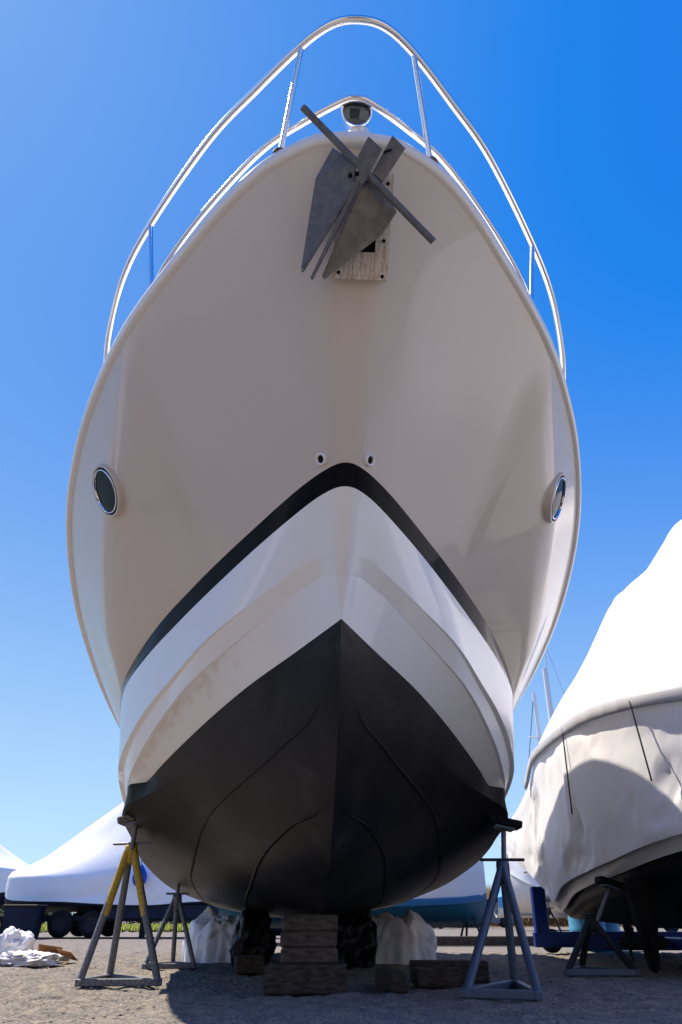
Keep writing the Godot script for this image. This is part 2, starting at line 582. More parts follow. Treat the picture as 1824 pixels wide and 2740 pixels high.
	# --- bow rail
	var tr := [[4.03, 1.555, 3.66], [3.99, 1.568, 3.72], [3.864, 1.548, 3.92], [3.677, 1.462, 4.218], [3.381, 1.258, 4.384], [2.844, 0.849, 4.491], [2.546, 0.552, 4.551], [2.319, 0.308, 4.596], [2.207, 0.144, 4.619]]
	var mr := [[3.40, 1.17, 3.80], [3.256, 1.10, 3.86], [3.044, 0.914, 3.992], [2.801, 0.665, 4.119], [2.642, 0.475, 4.199], [2.524, 0.285, 4.24], [2.415, 0.085, 4.271]]
	for rl in [["top_rail", tr, 2.178, 4.624, 0.023], ["mid_rail", mr, 2.392, 4.276, 0.020]]:
		var pp := []
		for q in rl[1]: pp.append(yp(q[0], -q[1], q[2]))
		pp.append(yp(rl[2], 0, rl[3]))
		var back: Array = rl[1].duplicate()
		back.reverse()
		for q in back: pp.append(yp(q[0], q[1], q[2]))
		part(rl[0], tube(smooth_line(pp, 8), rl[4], 12), M.steel, y)
	for s in [1.0, -1.0]:
		for q in [[[2.319, 0.308, 4.59], [2.535, 0.40, 3.98]], [[3.381, 1.258, 4.38], [3.43, 1.19, 3.80]]]:
			var a := yp(q[0][0], q[0][1] * s, q[0][2])
			var b := yp(q[1][0], q[1][1] * s, q[1][2])
			var sp := part("stanchion", tube([a, a.lerp(b, 0.5), b + (b - a).normalized() * 0.03], 0.015, 10), M.steel, y)
			part("foot", lathe([[0.0, 0.034], [0.02, 0.032], [0.024, 0.02], [0.04, 0.008], [0.042, 0.0]], b + Vector3(0, -0.002, 0), Vector3.UP, 16), M.gel_trim, sp)
		part("rail_foot", lathe([[0.0, 0.03], [0.022, 0.028], [0.026, 0.02], [0.04, 0.008], [0.042, 0.0]], yp(4.03, 1.548 * s, 3.672), Vector3.UP, 16), M.steel, y)
	# --- searchlight on the stem head
	var sl := Node3D.new()
	sl.name = "searchlight"
	y.add_child(sl, true)
	var sc := yp(2.45, 0.0, 4.245)
	var sd := Vector3(0.02, -0.5, 1.0).normalized()
	part("housing", lathe([[0.0, -0.17], [0.045, -0.165], [0.066, -0.13], [0.078, -0.03], [0.083, 0.0], [0.083, 0.012], [0.074, 0.016], [0.072, 0.0]], sc, sd, 32), M.chrome, sl)
	part("lens", lathe([[0.073, 0.004], [0.05, 0.012], [0.0, 0.018]], sc, sd, 32), M.lens, sl)
	part("pedestal", join([lathe([[0.085, 0.0], [0.085, 0.02], [0.07, 0.035], [0.062, 0.20], [0.0, 0.205]], yp(2.54, 0.02, 3.985), Vector3.UP, 24), block(Vector3(0.16, 0.05, 0.05), yp(2.52, 0.0, 4.17))]), M.gel_trim, sl)
	# --- plywood chafe plate on the stem with the anchor pocket
	var pl := Node3D.new()
	pl.name = "chafe_plate"
	y.add_child(pl, true)
	var top := yp(2.485, 0.045, 3.785)
	var bot := yp(2.765, 0.03, 3.325)
	var dn := (bot - top).normalized()
	var rt := Vector3.RIGHT
	var fw := rt.cross(dn).normalized()
	if fw.z < 0: fw = -fw
	var bas := Basis(rt, -dn, fw)
	var ln := (bot - top).length()
	var o := top + fw * 0.015
	var W := 0.145
	for q in [[-W, -0.04, 0.0, ln], [0.07, W, 0.0, ln], [-0.04, 0.07, 0.0, ln - 0.27], [-0.04, 0.07, ln - 0.14, ln]]:
		part("plywood", block(Vector3(q[1] - q[0] - 0.001, q[3] - q[2] - 0.001, 0.03), o + rt * (q[0] + q[1]) * 0.5 + dn * (q[2] + q[3]) * 0.5, 0.002, bas), M.plywood, pl)
	part("anchor_pocket", block(Vector3(0.12, 0.14, 0.012), o + rt * 0.015 + dn * (ln - 0.205) - fw * 0.010, 0.002, bas), M.black, pl)
	part("packing", block(Vector3(0.26, ln - 0.02, 0.05), o + dn * ln * 0.5 - fw * 0.041, 0.002, bas), M.gel_trim, pl)
	for q in [[0.115, ln - 0.02], [0.112, ln - 0.20], [-0.11, ln - 0.03], [0.115, 0.05]]:
		part("bolt", lathe([[0.0, 0.006], [0.008, 0.005], [0.010, 0.0]], o + rt * q[0] + dn * q[1] + fw * 0.015, fw, 10), M.black, pl)
	# --- deckhouse abaft the foredeck (its shadow falls on the neighbour)
	var hs := [[5.6, 1.0, 0.9, 3.3], [6.4, 1.4, 1.2, 3.7], [7.2, 1.7, 1.55, 4.15], [7.9, 1.8, 1.76, 4.45], [10.0, 1.8, 1.78, 4.5], [12.0, 1.8, 1.76, 4.45], [12.6, 1.75, 1.7, 4.3]]
	rows = []
	var wins := [[], []]
	for q in hs:
		var dk := 2.35
		var sec := []
		for e in [[q[1], dk], [lerpf(q[1], q[2], 0.9), lerpf(dk, q[3], 0.9)], [q[2] * 0.93, q[3] - 0.02], [q[2] * 0.6, q[3] + 0.05], [0.0, q[3] + 0.07]]:
			sec.append(yp(q[0], e[0], e[1]))
		for e in range(3, -1, -1): sec.append(mirror(sec[e]))
		rows.append(sec)
		for w in 2:
			var g: float = [1.0, -1.0][w]
			wins[w].append([yp(q[0], (lerpf(q[1], q[2], 0.62 * 0.9) + 0.006) * g, lerpf(dk, q[3], 0.62)), yp(q[0], (lerpf(q[1], q[2], 0.84) + 0.006) * g, lerpf(dk, q[3], 0.84))])
	var dh := part("deckhouse", loft(rows, false, true, false), M.gel, y)
	part("aft_bulkhead", plate([yp(12.6, 1.74, 2.35), yp(12.6, 1.55, 4.27), yp(12.6, -1.55, 4.27), yp(12.6, -1.74, 2.35)], 0.04), M.gel, dh)
	for w in 2: part("side_window", loft(wins[w].slice(2, 6), false, w == 0), M.dark_glass, dh)
	return y

var PORTHOLES := [[0.42, 0.64, 1.0], [0.414, 0.575, -1.0]]
var OUTLETS := [[0.088, 0.04, 1.0], [0.092, 0.04, -1.0]]

func build_anchor() -> void:
	# hung below the stem head; corner points read from the photograph, each at its own distance
	var a := thing("anchor", "grey galvanised fluke anchor with long stock hanging at the yacht's bow", "anchor", at(930, 465, 2.36))
	var o := a.position
	var g := func(zx: float, zy: float, dz := 0.0) -> Vector3:
		var py := 220.0 + zy / 2.45
		return at(600.0 + zx / 2.45, py, 2.215 + (py - 281.0) * 0.00084 + dz) - o
	part("fluke", plate([g.call(712, 432, 0.04), g.call(600, 630, 0.05), g.call(550, 930, 0.05), g.call(505, 1225, 0.03), g.call(540, 1190, 0.02), g.call(868, 690, 0.0), g.call(858, 520, 0.0)], 0.014), M.galv, a)
	part("fluke", plate([g.call(985, 622, 0.02), g.call(888, 700, 0.0), g.call(640, 1270, 0.02), g.call(655, 1292, 0.02), g.call(790, 1188, 0.035), g.call(930, 1080, 0.05), g.call(1032, 1000, 0.05), g.call(1130, 850, 0.045)], 0.014), M.galv_warm, a)
	part("crown_plate", plate([g.call(868, 500, -0.02), g.call(945, 357, -0.02), g.call(1036, 440, -0.025), g.call(962, 585, -0.02), g.call(895, 690, -0.015)], 0.016), M.galv, a)
	var cp := part("crown_plate", plate([g.call(965, 600, 0.0), g.call(1100, 352, 0.03), g.call(1186, 435, 0.03), g.call(1036, 662, 0.01)], 0.016), M.galv_warm, a)
	part("slot", plate([g.call(1038, 470, 0.002), g.call(1044, 450, 0.002), g.call(1096, 434, 0.008), g.call(1100, 448, 0.008)], 0.006), M.black, cp)
	var s0: Vector3 = g.call(515, 165, -0.01)
	var s1: Vector3 = g.call(1370, 1045, -0.01)
	part("stock", tube([s0, s0.lerp(s1, 0.5), s1], 0.0175, 12), M.galv, a)
	part("shank", plate([g.call(895, 660, 0.0), g.call(865, 650, 0.0), g.call(565, 1285, 0.0), g.call(580, 1290, 0.0)], 0.03), M.galv, a)
	part("shank", plate([g.call(850, 700, 0.005), g.call(835, 690, 0.005), g.call(505, 1245, 0.01), g.call(520, 1240, 0.01)], 0.02), M.galv, a)
	part("shank_arm", bar(g.call(930, 640, 0.02), g.call(860, 1145, 0.16), 0.018, 8), M.galv, a)
	for q in [[868, 605], [825, 615]]:
		part("pin", lathe([[0.0, 0.016], [0.009, 0.015], [0.011, 0.0]], g.call(q[0], q[1], -0.012), Vector3(0, -0.3, 1), 10), M.black, a)

# adjustable three-legged boat stand
func boat_stand(label: String, feet: Array, collar: Vector3, pad: Vector3, pad_up: Vector3, mats: Dictionary, handle: Vector3, r := 0.028) -> Node3D:
	var c := Vector3.ZERO
	for f in feet: c += f / 3.0
	c.y = 0
	var t := thing("boat_stand", label, "boat stand", c, 0, "adjustable stands propping the boats")
	collar -= c
	pad -= c
	for i in 3:
		var f: Vector3 = feet[i] - c
		var top: Vector3 = collar + (Vector3(f.x, 0, f.z) - Vector3(collar.x, 0, collar.z)).normalized() * 0.03
		var l := part("leg", bar(top, f + Vector3(0, 0.03, 0), r, 10), mats.low, t)
		if mats.has("high") and i < 2:
			part("painted_sleeve", bar(top, top.lerp(f, 0.5), r + 0.003, 10), mats.high, l)
		var nx: Vector3 = feet[(i + 1) % 3] - c
		var d := nx - f
		part("base_bar", block(Vector3(0.05, 0.05, d.length() + 0.06), (f + nx) * 0.5 + Vector3(0, 0.027, 0), 0.006, Basis.looking_at(d.normalized())), mats.base, t)
	part("collar", lathe([[0.0, 0.05], [0.045, 0.05], [0.05, 0.03], [0.05, -0.05], [0.04, -0.09], [0.0, -0.09]], collar, Vector3.UP, 14), mats.get("high", mats.low), t)
	part("screw_rod", bar(collar - Vector3(0, 0.1, 0), pad, 0.02, 10), M.rod, t)
	part("handle", bar(collar + Vector3(0, 0.06, 0) - handle, collar + Vector3(0, 0.06, 0) + handle, 0.011, 8), mats.handle, t)
	var up := pad_up.normalized()
	var xa := Vector3(0, 0, 1).cross(up).normalized()
	var b := Basis(xa, up, xa.cross(up))
	part("head_plate", block(Vector3(0.16, 0.02, 0.16), pad - up * 0.01, 0.004, b), mats.base, t)
	part("pad", block(Vector3(0.26, 0.055, 0.20), pad + up * 0.03, 0.008, b), mats.pad, t)
	return t

# sheet of shrink wrap over a boat. st rows: [along, half breadth, hem height, shoulder height, ridge height] in the boat's own space (along runs to -z)
func wrap_sections(st: Array, per: int) -> Array:
	var out := []
	for s in st.size() - 1:
		for k in per:
			var f := float(k) / per
			var r := []
			for c in 5:
				var p0: float = st[maxi(s - 1, 0)][c]
				var p3: float = st[mini(s + 2, st.size() - 1)][c]
				r.append(cubic_interpolate(st[s][c], st[s + 1][c], p0, p3, f))
			out.append(r)
	out.append(st[st.size() - 1])
	return out

func wrap_mesh(st: Array, per: int, nside: int, crease: float, seed_: int, tent := 0.5, tuck := 0.0) -> ArrayMesh:
	var n := FastNoiseLite.new()
	n.seed = seed_
	n.fractal_type = FastNoiseLite.FRACTAL_RIDGED
	n.frequency = 0.55
	n.fractal_octaves = 4
	var n2 := FastNoiseLite.new()
	n2.seed = seed_ + 3
	n2.frequency = 0.35
	var rows := []
	for r in wrap_sections(st, per):
		var half: Array = []
		var key := [Vector3(r[1] * (0.99 - tuck), r[2], 0), Vector3(r[1] * (1.0 - tuck * 0.3), lerpf(r[2], r[3], 0.35), 0), Vector3(r[1], lerpf(r[2], r[3], 0.7), 0), Vector3(r[1] * 0.985, r[3], 0),
			Vector3(r[1] * 0.80, lerpf(r[3], r[4], 0.30 - 0.14 * tent), 0), Vector3(r[1] * 0.42, lerpf(r[3], r[4], 0.66 - 0.16 * tent), 0), Vector3(r[1] * 0.16, lerpf(r[3], r[4], 0.92 - 0.12 * tent), 0), Vector3(0, r[4], 0)]
		half = smooth_line(key, nside)
		var row := []
		for i in half.size():
			row.append(half[i] + Vector3(0, 0, -r[0]))
		for i in range(half.size() - 2, -1, -1):
			row.append(mirror(half[i]) + Vector3(0, 0, -r[0]))
		for i in row.size():
			var p: Vector3 = row[i]
			var low := 1.0 - clampf((p.y - r[2]) / maxf(r[3] - r[2], 0.1), 0, 1)
			var q := Vector3(p.x * 0.7, p.y * 1.0 + p.z * 0.8, p.z * 1.1 - p.y * 0.6)
			var gather := smoothstep(-0.05, 0.45, n2.get_noise_3dv(p * 2.2 + Vector3(3, 1, 7)))
			var d := (n.get_noise_3dv(q * 1.5) - 0.4) * crease * (0.12 + low * gather * 2.8) + n2.get_noise_3dv(p * 1.2) * crease * 0.9 + (n.get_noise_3dv(q * 4.5 + Vector3(11, 0, 4)) - 0.4) * crease * 0.35 * gather
			var o := Vector3(p.x, 0.25 * absf(p.x) if low <= 0.0 else 0.0, 0).normalized()
			row[i] = p + o * d * (1.0 - 0.8 * smoothstep(0.9, 1.0, low))
		rows.append(row)
	return loft(rows, false, true)

func wrap_point(st: Array, along: float, f: float, side: float, push := 0.02) -> Vector3:
	var secs := wrap_sections(st, 8)
	var best: Array = secs[0]
	for r in secs:
		if absf(r[0] - along) < absf(best[0] - along): best = r
	return Vector3((best[1] + push) * side, lerpf(best[2], best[3], f), -best[0])

func hull_mesh(st: Array, keel: float, top_in := 0.86) -> ArrayMesh:
	var rows := []
	for r in wrap_sections(st, 4):
		var b: float = r[1]
		var half := [Vector3(0, keel, 0), Vector3(b * 0.45, lerpf(keel, r[2], 0.30), 0), Vector3(b * 0.82, lerpf(keel, r[2], 0.62), 0), Vector3(b * minf(0.90, top_in + 0.02), lerpf(keel, r[2], 0.95), 0), Vector3(b * top_in, r[2] + 0.25, 0)]
		var row := []
		for i in range(half.size() - 1, 0, -1): row.append(mirror(half[i]) + Vector3(0, 0, -r[0]))
		for i in half.size(): row.append(half[i] + Vector3(0, 0, -r[0]))
		rows.append(row)
	return loft(rows, false, true)

func simple_stand(parent_label: String, base: Vector3, h: float, m: Material, spread := 0.28) -> Node3D:
	var feet := []
	for k in 3:
		var a := TAU * k / 3 + 0.4
		feet.append(base + Vector3(cos(a) * spread, 0, sin(a) * spread))
	return boat_stand(parent_label, feet, base + Vector3(0, h - 0.22, 0), base + Vector3(0, h, 0), Vector3.UP, {"low": m, "base": m, "handle": m, "pad": M.pad_wood}, Vector3(0.12, 0, 0), 0.024)

func timber(label: String, size: Vector3, where: Vector3, turn := 0.0, m: Material = null, group := "keel blocking timbers") -> Node:
	var t := thing("timber_block", label, "timber", where, turn, group)
	part("baulk", block(size, Vector3(0, size.y * 0.5, 0), 0.012), m if m else M.timber, t)
	return t

func wheel(parent: Node, c: Vector3, r: float, w: float) -> void:
	var d := Vector3(0, 0, 1)
	var t := part("tyre", lathe([[r * 0.6, -w * 0.5], [r * 0.93, -w * 0.5], [r, -w * 0.3], [r, w * 0.3], [r * 0.93, w * 0.5], [r * 0.6, w * 0.5]], c, d, 22), M.rubber, parent)
	part("rim", lathe([[r * 0.6, w * 0.42], [r * 0.5, w * 0.3], [r * 0.2, w * 0.36], [0.0, w * 0.36]], c, d, 22), M.stand_dark, t)

func car(label: String, where: Vector3, turn: float, m: Material) -> void:
	var t := thing("parked_car", label, "car", where, turn, "cars parked beyond the yard")
	var prof := [[-2.1, 0.35], [-2.15, 0.6], [-2.05, 0.85], [-1.1, 0.98], [1.5, 0.98], [2.05, 0.9], [2.15, 0.6], [2.1, 0.3]]
	var rows := []
	for s in [[-0.86, 0.94], [-0.9, 1.0], [0.9, 1.0], [0.86, 0.94]]:
		var r := []
		for p in prof: r.append(Vector3(p[0] * (0.99 if s[1] < 1 else 1.0), p[1] * s[1], s[0]))
		r.append(Vector3(2.0, 0.25, s[0])); r.append(Vector3(-2.0, 0.25, s[0]))
		rows.append(r)
	part("body", loft(rows, true, false, true), m, t)
	rows = []
	for s in [[-0.78, 0.97, 1.0], [-0.62, 1.46, 0.0], [0.62, 1.46, 0.0], [0.78, 0.97, 1.0]]:
		var f: float = s[2]
		rows.append([Vector3(lerpf(-0.45, -1.15, f), s[1], s[0]), Vector3(lerpf(1.2, 1.75, f), s[1], s[0])])
	part("cabin_glass", loft(rows), M.dark_glass, t)
	part("windscreen", plate([Vector3(-1.15, 0.97, -0.78), Vector3(-0.45, 1.46, -0.62), Vector3(-0.45, 1.46, 0.62), Vector3(-1.15, 0.97, 0.78)], 0.02), M.dark_glass, t)
	part("roof", block(Vector3(1.6, 0.05, 1.2), Vector3(0.38, 1.475, 0), 0.02), m, t)
	for x in [-1.35, 1.35]:
		for z in [-0.82, 0.82]:
			var w := Node3D.new()
			w.name = "wheel"
			t.add_child(w, true)
			wheel(w, Vector3(x, 0.32, z), 0.32, 0.2)
	for z in [-0.6, 0.6]:
		part("headlight", block(Vector3(0.05, 0.14, 0.3), Vector3(-2.12, 0.72, z), 0.02), M.lens, t)

func make_materials() -> void:
	M.gel = mat(0.86, 0.845, 0.82, 0.4)
	M.gel.metallic_specular = 0.2
	M.gel.clearcoat_enabled = true
	M.gel.clearcoat = 0.5
	M.gel.clearcoat_roughness = 0.04
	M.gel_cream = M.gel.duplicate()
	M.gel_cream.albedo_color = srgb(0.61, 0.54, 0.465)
	M.gel_stained = M.gel.duplicate()
	M.gel_stained.albedo_color = Color.WHITE
	M.gel_stained.vertex_color_use_as_albedo = true
	M.gel_trim = mat(0.80, 0.78, 0.75, 0.2)
	M.deck = mat(0.75, 0.73, 0.70, 0.6)
	M.stripe = mat(0.010, 0.010, 0.013, 0.06)
	M.stripe.metallic_specular = 0.1
	M.antifoul = tri(mat(1, 1, 1, 0.42), 0.7)
	M.antifoul.metallic_specular = 0.22
	M.antifoul.albedo_texture = noise_tex(0.006, 11, [srgb(0.011, 0.010, 0.011), srgb(0.015, 0.014, 0.015), srgb(0.048, 0.044, 0.042)], [0.3, 0.62, 0.95])
	M.antifoul.normal_enabled = true
	M.antifoul.normal_texture = noise_tex(0.02, 12, [], [], 512, true, 1.2)
	M.antifoul.normal_scale = 0.25
	M.steel = mat(0.86, 0.86, 0.86, 0.22, 1.0)
	M.chrome = mat(0.80, 0.80, 0.82, 0.08, 1.0)
	M.dark_glass = mat(0.006, 0.006, 0.008, 0.04)
	M.dark_glass.metallic_specular = 0.15
	M.lens = mat(0.10, 0.12, 0.13, 0.05, 0.6)
	M.rubber = mat(0.012, 0.012, 0.013, 0.7)
	M.black = mat(0.006, 0.006, 0.006, 0.8)
	M.bronze = mat(0.012, 0.011, 0.010, 0.6)
	M.galv = tri(mat(1, 1, 1, 0.55, 0.35), 3.0)
	M.galv.albedo_texture = noise_tex(0.012, 21, [srgb(0.10, 0.10, 0.11), srgb(0.13, 0.13, 0.138), srgb(0.17, 0.17, 0.175)], [0.2, 0.55, 0.9])
	M.galv_warm = tri(mat(1, 1, 1, 0.6, 0.25), 3.0)
	M.galv_warm.albedo_texture = noise_tex(0.010, 22, [srgb(0.12, 0.105, 0.085), srgb(0.155, 0.14, 0.118), srgb(0.20, 0.19, 0.17)], [0.2, 0.55, 0.9])
	M.plywood = tri(mat(1, 1, 1, 0.75), 2.0)
	M.plywood.uv1_scale = Vector3(9.0, 1.6, 9.0)
	M.plywood.albedo_texture = noise_tex(0.012, 31, [srgb(0.36, 0.28, 0.20), srgb(0.62, 0.53, 0.43), srgb(0.74, 0.68, 0.59)], [0.15, 0.5, 0.85])
	M.timber = tri(mat(1, 1, 1, 0.9), 2.2)
	M.timber.uv1_scale = Vector3(1.5, 5.0, 5.0)
	M.timber.albedo_texture = noise_tex(0.012, 33, [srgb(0.035, 0.027, 0.022), srgb(0.06, 0.048, 0.04), srgb(0.09, 0.075, 0.062)], [0.15, 0.5, 0.9])
	M.timber_light = tri(mat(1, 1, 1, 0.9), 2.2)
	M.timber_light.uv1_scale = Vector3(1.5, 5.0, 5.0)
	M.timber_light.albedo_texture = noise_tex(0.012, 36, [srgb(0.05, 0.042, 0.034), srgb(0.085, 0.07, 0.058), srgb(0.12, 0.10, 0.085)], [0.15, 0.5, 0.9])
	M.pad_wood = tri(mat(1, 1, 1, 0.9), 4.0)
	M.pad_wood.albedo_texture = noise_tex(0.02, 34, [srgb(0.06, 0.05, 0.04), srgb(0.16, 0.14, 0.115), srgb(0.26, 0.23, 0.19)], [0.2, 0.5, 0.9])
	M.rod = mat(0.16, 0.16, 0.18, 0.5, 0.6)
	M.stand_grey = tri(mat(1, 1, 1, 0.55, 0.2), 4.0)
	M.stand_grey.albedo_texture = noise_tex(0.02, 41, [srgb(0.08, 0.088, 0.105), srgb(0.15, 0.163, 0.185), srgb(0.22, 0.23, 0.25)], [0.15, 0.5, 0.9])
	M.stand_yellow = tri(mat(1, 1, 1, 0.5), 4.0)
	M.stand_yellow.albedo_texture = noise_tex(0.02, 42, [srgb(0.12, 0.10, 0.07), srgb(0.48, 0.31, 0.04), srgb(0.56, 0.39, 0.06)], [0.15, 0.42, 0.9])
	M.stand_blue = mat(0.085, 0.12, 0.17, 0.5, 0.2)
	M.stand_dark = mat(0.025, 0.028, 0.034, 0.6)
	M.wrap = mat(0.84, 0.86, 0.90, 0.35)
	M.wrap_grey = mat(0.62, 0.62, 0.64, 0.4)
	M.wrap_band = mat(0.45, 0.46, 0.49, 0.4)
	M.cord = mat(0.05, 0.05, 0.06, 0.8)
	M.hull_black = mat(0.010, 0.010, 0.014, 0.4)
	M.hull_white = mat(0.7, 0.7, 0.7, 0.2)
	M.hull_blue = mat(0.02, 0.13, 0.30, 0.3)
	M.teal = mat(0.02, 0.10, 0.17, 0.35)
	M.royal = mat(0.015, 0.04, 0.22, 0.35)
	M.fender = mat(0.01, 0.07, 0.36, 0.3)
	M.sky_tarp = mat(0.10, 0.36, 0.62, 0.45)
	M.plastic_white = mat(0.80, 0.80, 0.83, 0.35)
	M.plastic_white.backlight = srgb(0.25, 0.25, 0.27)
	M.black_film = mat(0.008, 0.008, 0.010, 0.35)
	M.card = mat(0.42, 0.25, 0.12, 0.85)
	M.mast = mat(0.72, 0.74, 0.78, 0.35)
	M.trailer = mat(0.012, 0.014, 0.018, 0.6)
	M.navy = mat(0.012, 0.02, 0.045, 0.6)
	M.shed = mat(0.66, 0.61, 0.55, 0.7)
	M.pebble = mat(1, 1, 1, 0.95)
	M.pebble.vertex_color_use_as_albedo = true
	M.grass = mat(1, 1, 1, 0.9)
	M.grass.vertex_color_use_as_albedo = true
	M.sand = mat(0.36, 0.33, 0.28, 0.95)

func ground_image() -> ImageTexture:
	var S := 1024
	var fine := FastNoiseLite.new()
	fine.seed = 5; fine.frequency = 0.09; fine.fractal_octaves = 4
	var mid := FastNoiseLite.new()
	mid.seed = 6; mid.frequency = 0.012; mid.fractal_octaves = 4
	var cell := FastNoiseLite.new()
	cell.seed = 7; cell.noise_type = FastNoiseLite.TYPE_CELLULAR; cell.frequency = 0.022
	cell.cellular_return_type = FastNoiseLite.RETURN_DISTANCE2_SUB
	cell.fractal_type = FastNoiseLite.FRACTAL_NONE
	cell.domain_warp_enabled = true; cell.domain_warp_amplitude = 26.0; cell.domain_warp_frequency = 0.03
	var a := fine.get_seamless_image(S, S, false, false, 0.1)
	var b := mid.get_seamless_image(S, S, false, false, 0.1)
	var c := cell.get_seamless_image(S, S, false, false, 0.1)
	var da := a.get_data()
	var db := b.get_data()
	var dc := c.get_data()
	var out := PackedByteArray()
	out.resize(S * S * 3)
	for i in S * S:
		var v := 0.19 + (da[i] - 127) / 255.0 * 0.21 + (db[i] - 127) / 255.0 * 0.15
		var crack := clampf((dc[i] - 3.0) / 9.0, 0.0, 1.0) if db[i] > 118 else 1.0
		v *= lerpf(0.45, 1.0, crack)
		v = clampf(v, 0.04, 0.6)
		var w := (db[i] - 127) / 255.0 * 0.22
		var q := srgb(v * (1.05 + w), v * 0.965, v * (0.87 - w))
		out[i * 3] = int(q.r * 255.0)
		out[i * 3 + 1] = int(q.g * 255.0)
		out[i * 3 + 2] = int(q.b * 255.0)
	return ImageTexture.create_from_image(Image.create_from_data(S, S, false, Image.FORMAT_RGB8, out))

func axis_lines(fine0: float, fine1: float, step: float, far0: float, far1: float) -> Array:
	var v := []
	var d := step
	var x := fine0
	while x > far0:
		v.push_front(x)
		d *= 1.35
		x -= d
	v.push_front(far0)
	x = fine0 + step
	while x < fine1:
		v.append(x)
		x += step
	d = step
	while x < far1:
		v.append(x)
		d *= 1.35
		x += d
	v.append(far1)
	return v

func build_ground() -> void:
	var n := FastNoiseLite.new()
	n.seed = 77; n.frequency = 0.9; n.fractal_octaves = 5
	var n2 := FastNoiseLite.new()
	n2.seed = 78; n2.frequency = 3.5; n2.fractal_octaves = 4
	var n3 := FastNoiseLite.new()
	n3.seed = 79; n3.frequency = 0.55; n3.fractal_type = FastNoiseLite.FRACTAL_RIDGED; n3.fractal_octaves = 2
	var xs := axis_lines(-6.0, 6.0, 0.05, -700.0, 700.0)
	var zs := axis_lines(3.4, 13.0, 0.05, -500.0, 900.0)
	var rows := []
	for z in zs:
		var row := []
		for x in xs:
			var near := clampf(1.0 - maxf(absf(x) - 6.0, maxf(z - 13.5, 3.5 - z)) / 1.0, 0, 1)
			var e := maxf(n.get_noise_2d(x, z), 0.0) * 0.03 + n2.get_noise_2d(x, z) * 0.032 - 0.035 * smoothstep(0.80, 0.97, n3.get_noise_2d(x * 0.8, z))
			row.append(Vector3(x, e * near - 0.012, -z))
		rows.append(row)
	var m := tri(mat(1, 1, 1, 0.95), 0.42, true)
	m.albedo_texture = ground_image()
	m.normal_enabled = true
	m.normal_texture = noise_tex(0.035, 52, [], [], 1024, true, 10.0)
	m.normal_scale = 1.0
	var g := part("ground", loft(rows, false, true), m, self)
	g.set_meta("kind", "structure")

func scatter(called: String, label: String, category: String, mesh: Mesh, m: Material, xf: Array, cols: Array) -> void:
	var mm := MultiMesh.new()
	mm.transform_format = MultiMesh.TRANSFORM_3D
	mm.use_colors = true
	mm.mesh = mesh
	mm.instance_count = xf.size()
	for i in xf.size():
		mm.set_instance_transform(i, xf[i])
		mm.set_instance_color(i, cols[i])
	var o := MultiMeshInstance3D.new()
	o.name = numbered(called)
	o.multimesh = mm
	o.material_override = m
	add_child(o)
	tag(o, label, category)
	o.set_meta("kind", "stuff")

func build_sky() -> Sky:
	var W := 512
	var H := 256
	var img := Image.create(W, H, false, Image.FORMAT_RGBF)
	var sun := Vector3(-0.579, 1.197, -0.471).normalized()
	for j in H:
		var th := PI * (j + 0.5) / H
		for i in W:
			var ph := TAU * (i + 0.5) / W
			var d := Vector3(sin(ph) * sin(th), cos(th), -cos(ph) * sin(th))
			var e := maxf(d.y, 0.0)
			var k := pow(1.0 - e, 2.5)
			var c := Vector3(-0.20, 0.015, 0.80).lerp(Vector3(0.51, 0.785, 1.07), k)
			var g := acos(clampf(d.dot(sun), -1, 1))
			c += Vector3(0.415, 0.415, 0.07) * exp(-g)
			c = c.max(Vector3(0.015, 0.11, 0.5))
			if d.y < 0: c = Vector3(0.30, 0.29, 0.27)
			img.set_pixel(i, j, Color(c.x, c.y, c.z))
	var pm := PanoramaSkyMaterial.new()
	pm.panorama = ImageTexture.create_from_image(img)
	var s := Sky.new()
	s.sky_material = pm
	return s

func _ready() -> void:
	rng.seed = 20240
	# ------------------------------------------------ camera, sky, sun, exposure
	var cam := Camera3D.new()
	cam.name = "camera"
	cam.fov = 69.4
	cam.far = 2500.0
	cam.near = 0.05
	add_child(cam)
	cam.position = Vector3(0, CAM_H, 0)
	cam.rotation_degrees = Vector3(PITCH, 0, 0)
	cam.current = true
	var env := Environment.new()
	env.background_mode = Environment.BG_SKY
	env.sky = build_sky()
	env.tonemap_mode = Environment.TONE_MAPPER_LINEAR
	env.tonemap_exposure = 1.6
	env.background_energy_multiplier = 0.625
	env.sdfgi_enabled = true
	env.ssao_enabled = true
	env.ssil_enabled = true
	var we := WorldEnvironment.new()
	we.name = "environment"
	we.environment = env
	add_child(we)
	var sun := DirectionalLight3D.new()
	sun.name = "sun"
	sun.light_energy = 1.6
	sun.light_color = Color(1.0, 0.94, 0.86)
	sun.light_angular_distance = 0.5
	sun.shadow_enabled = true
	add_child(sun)
	sun.look_at_from_position(Vector3(-0.579, 1.197, -0.471) * 50.0, Vector3.ZERO)
	make_materials()
	build_ground()
	build_yacht()
	build_anchor()
	build_supports()
	build_neighbour()
	build_background()
	build_outside()
	build_small_things()

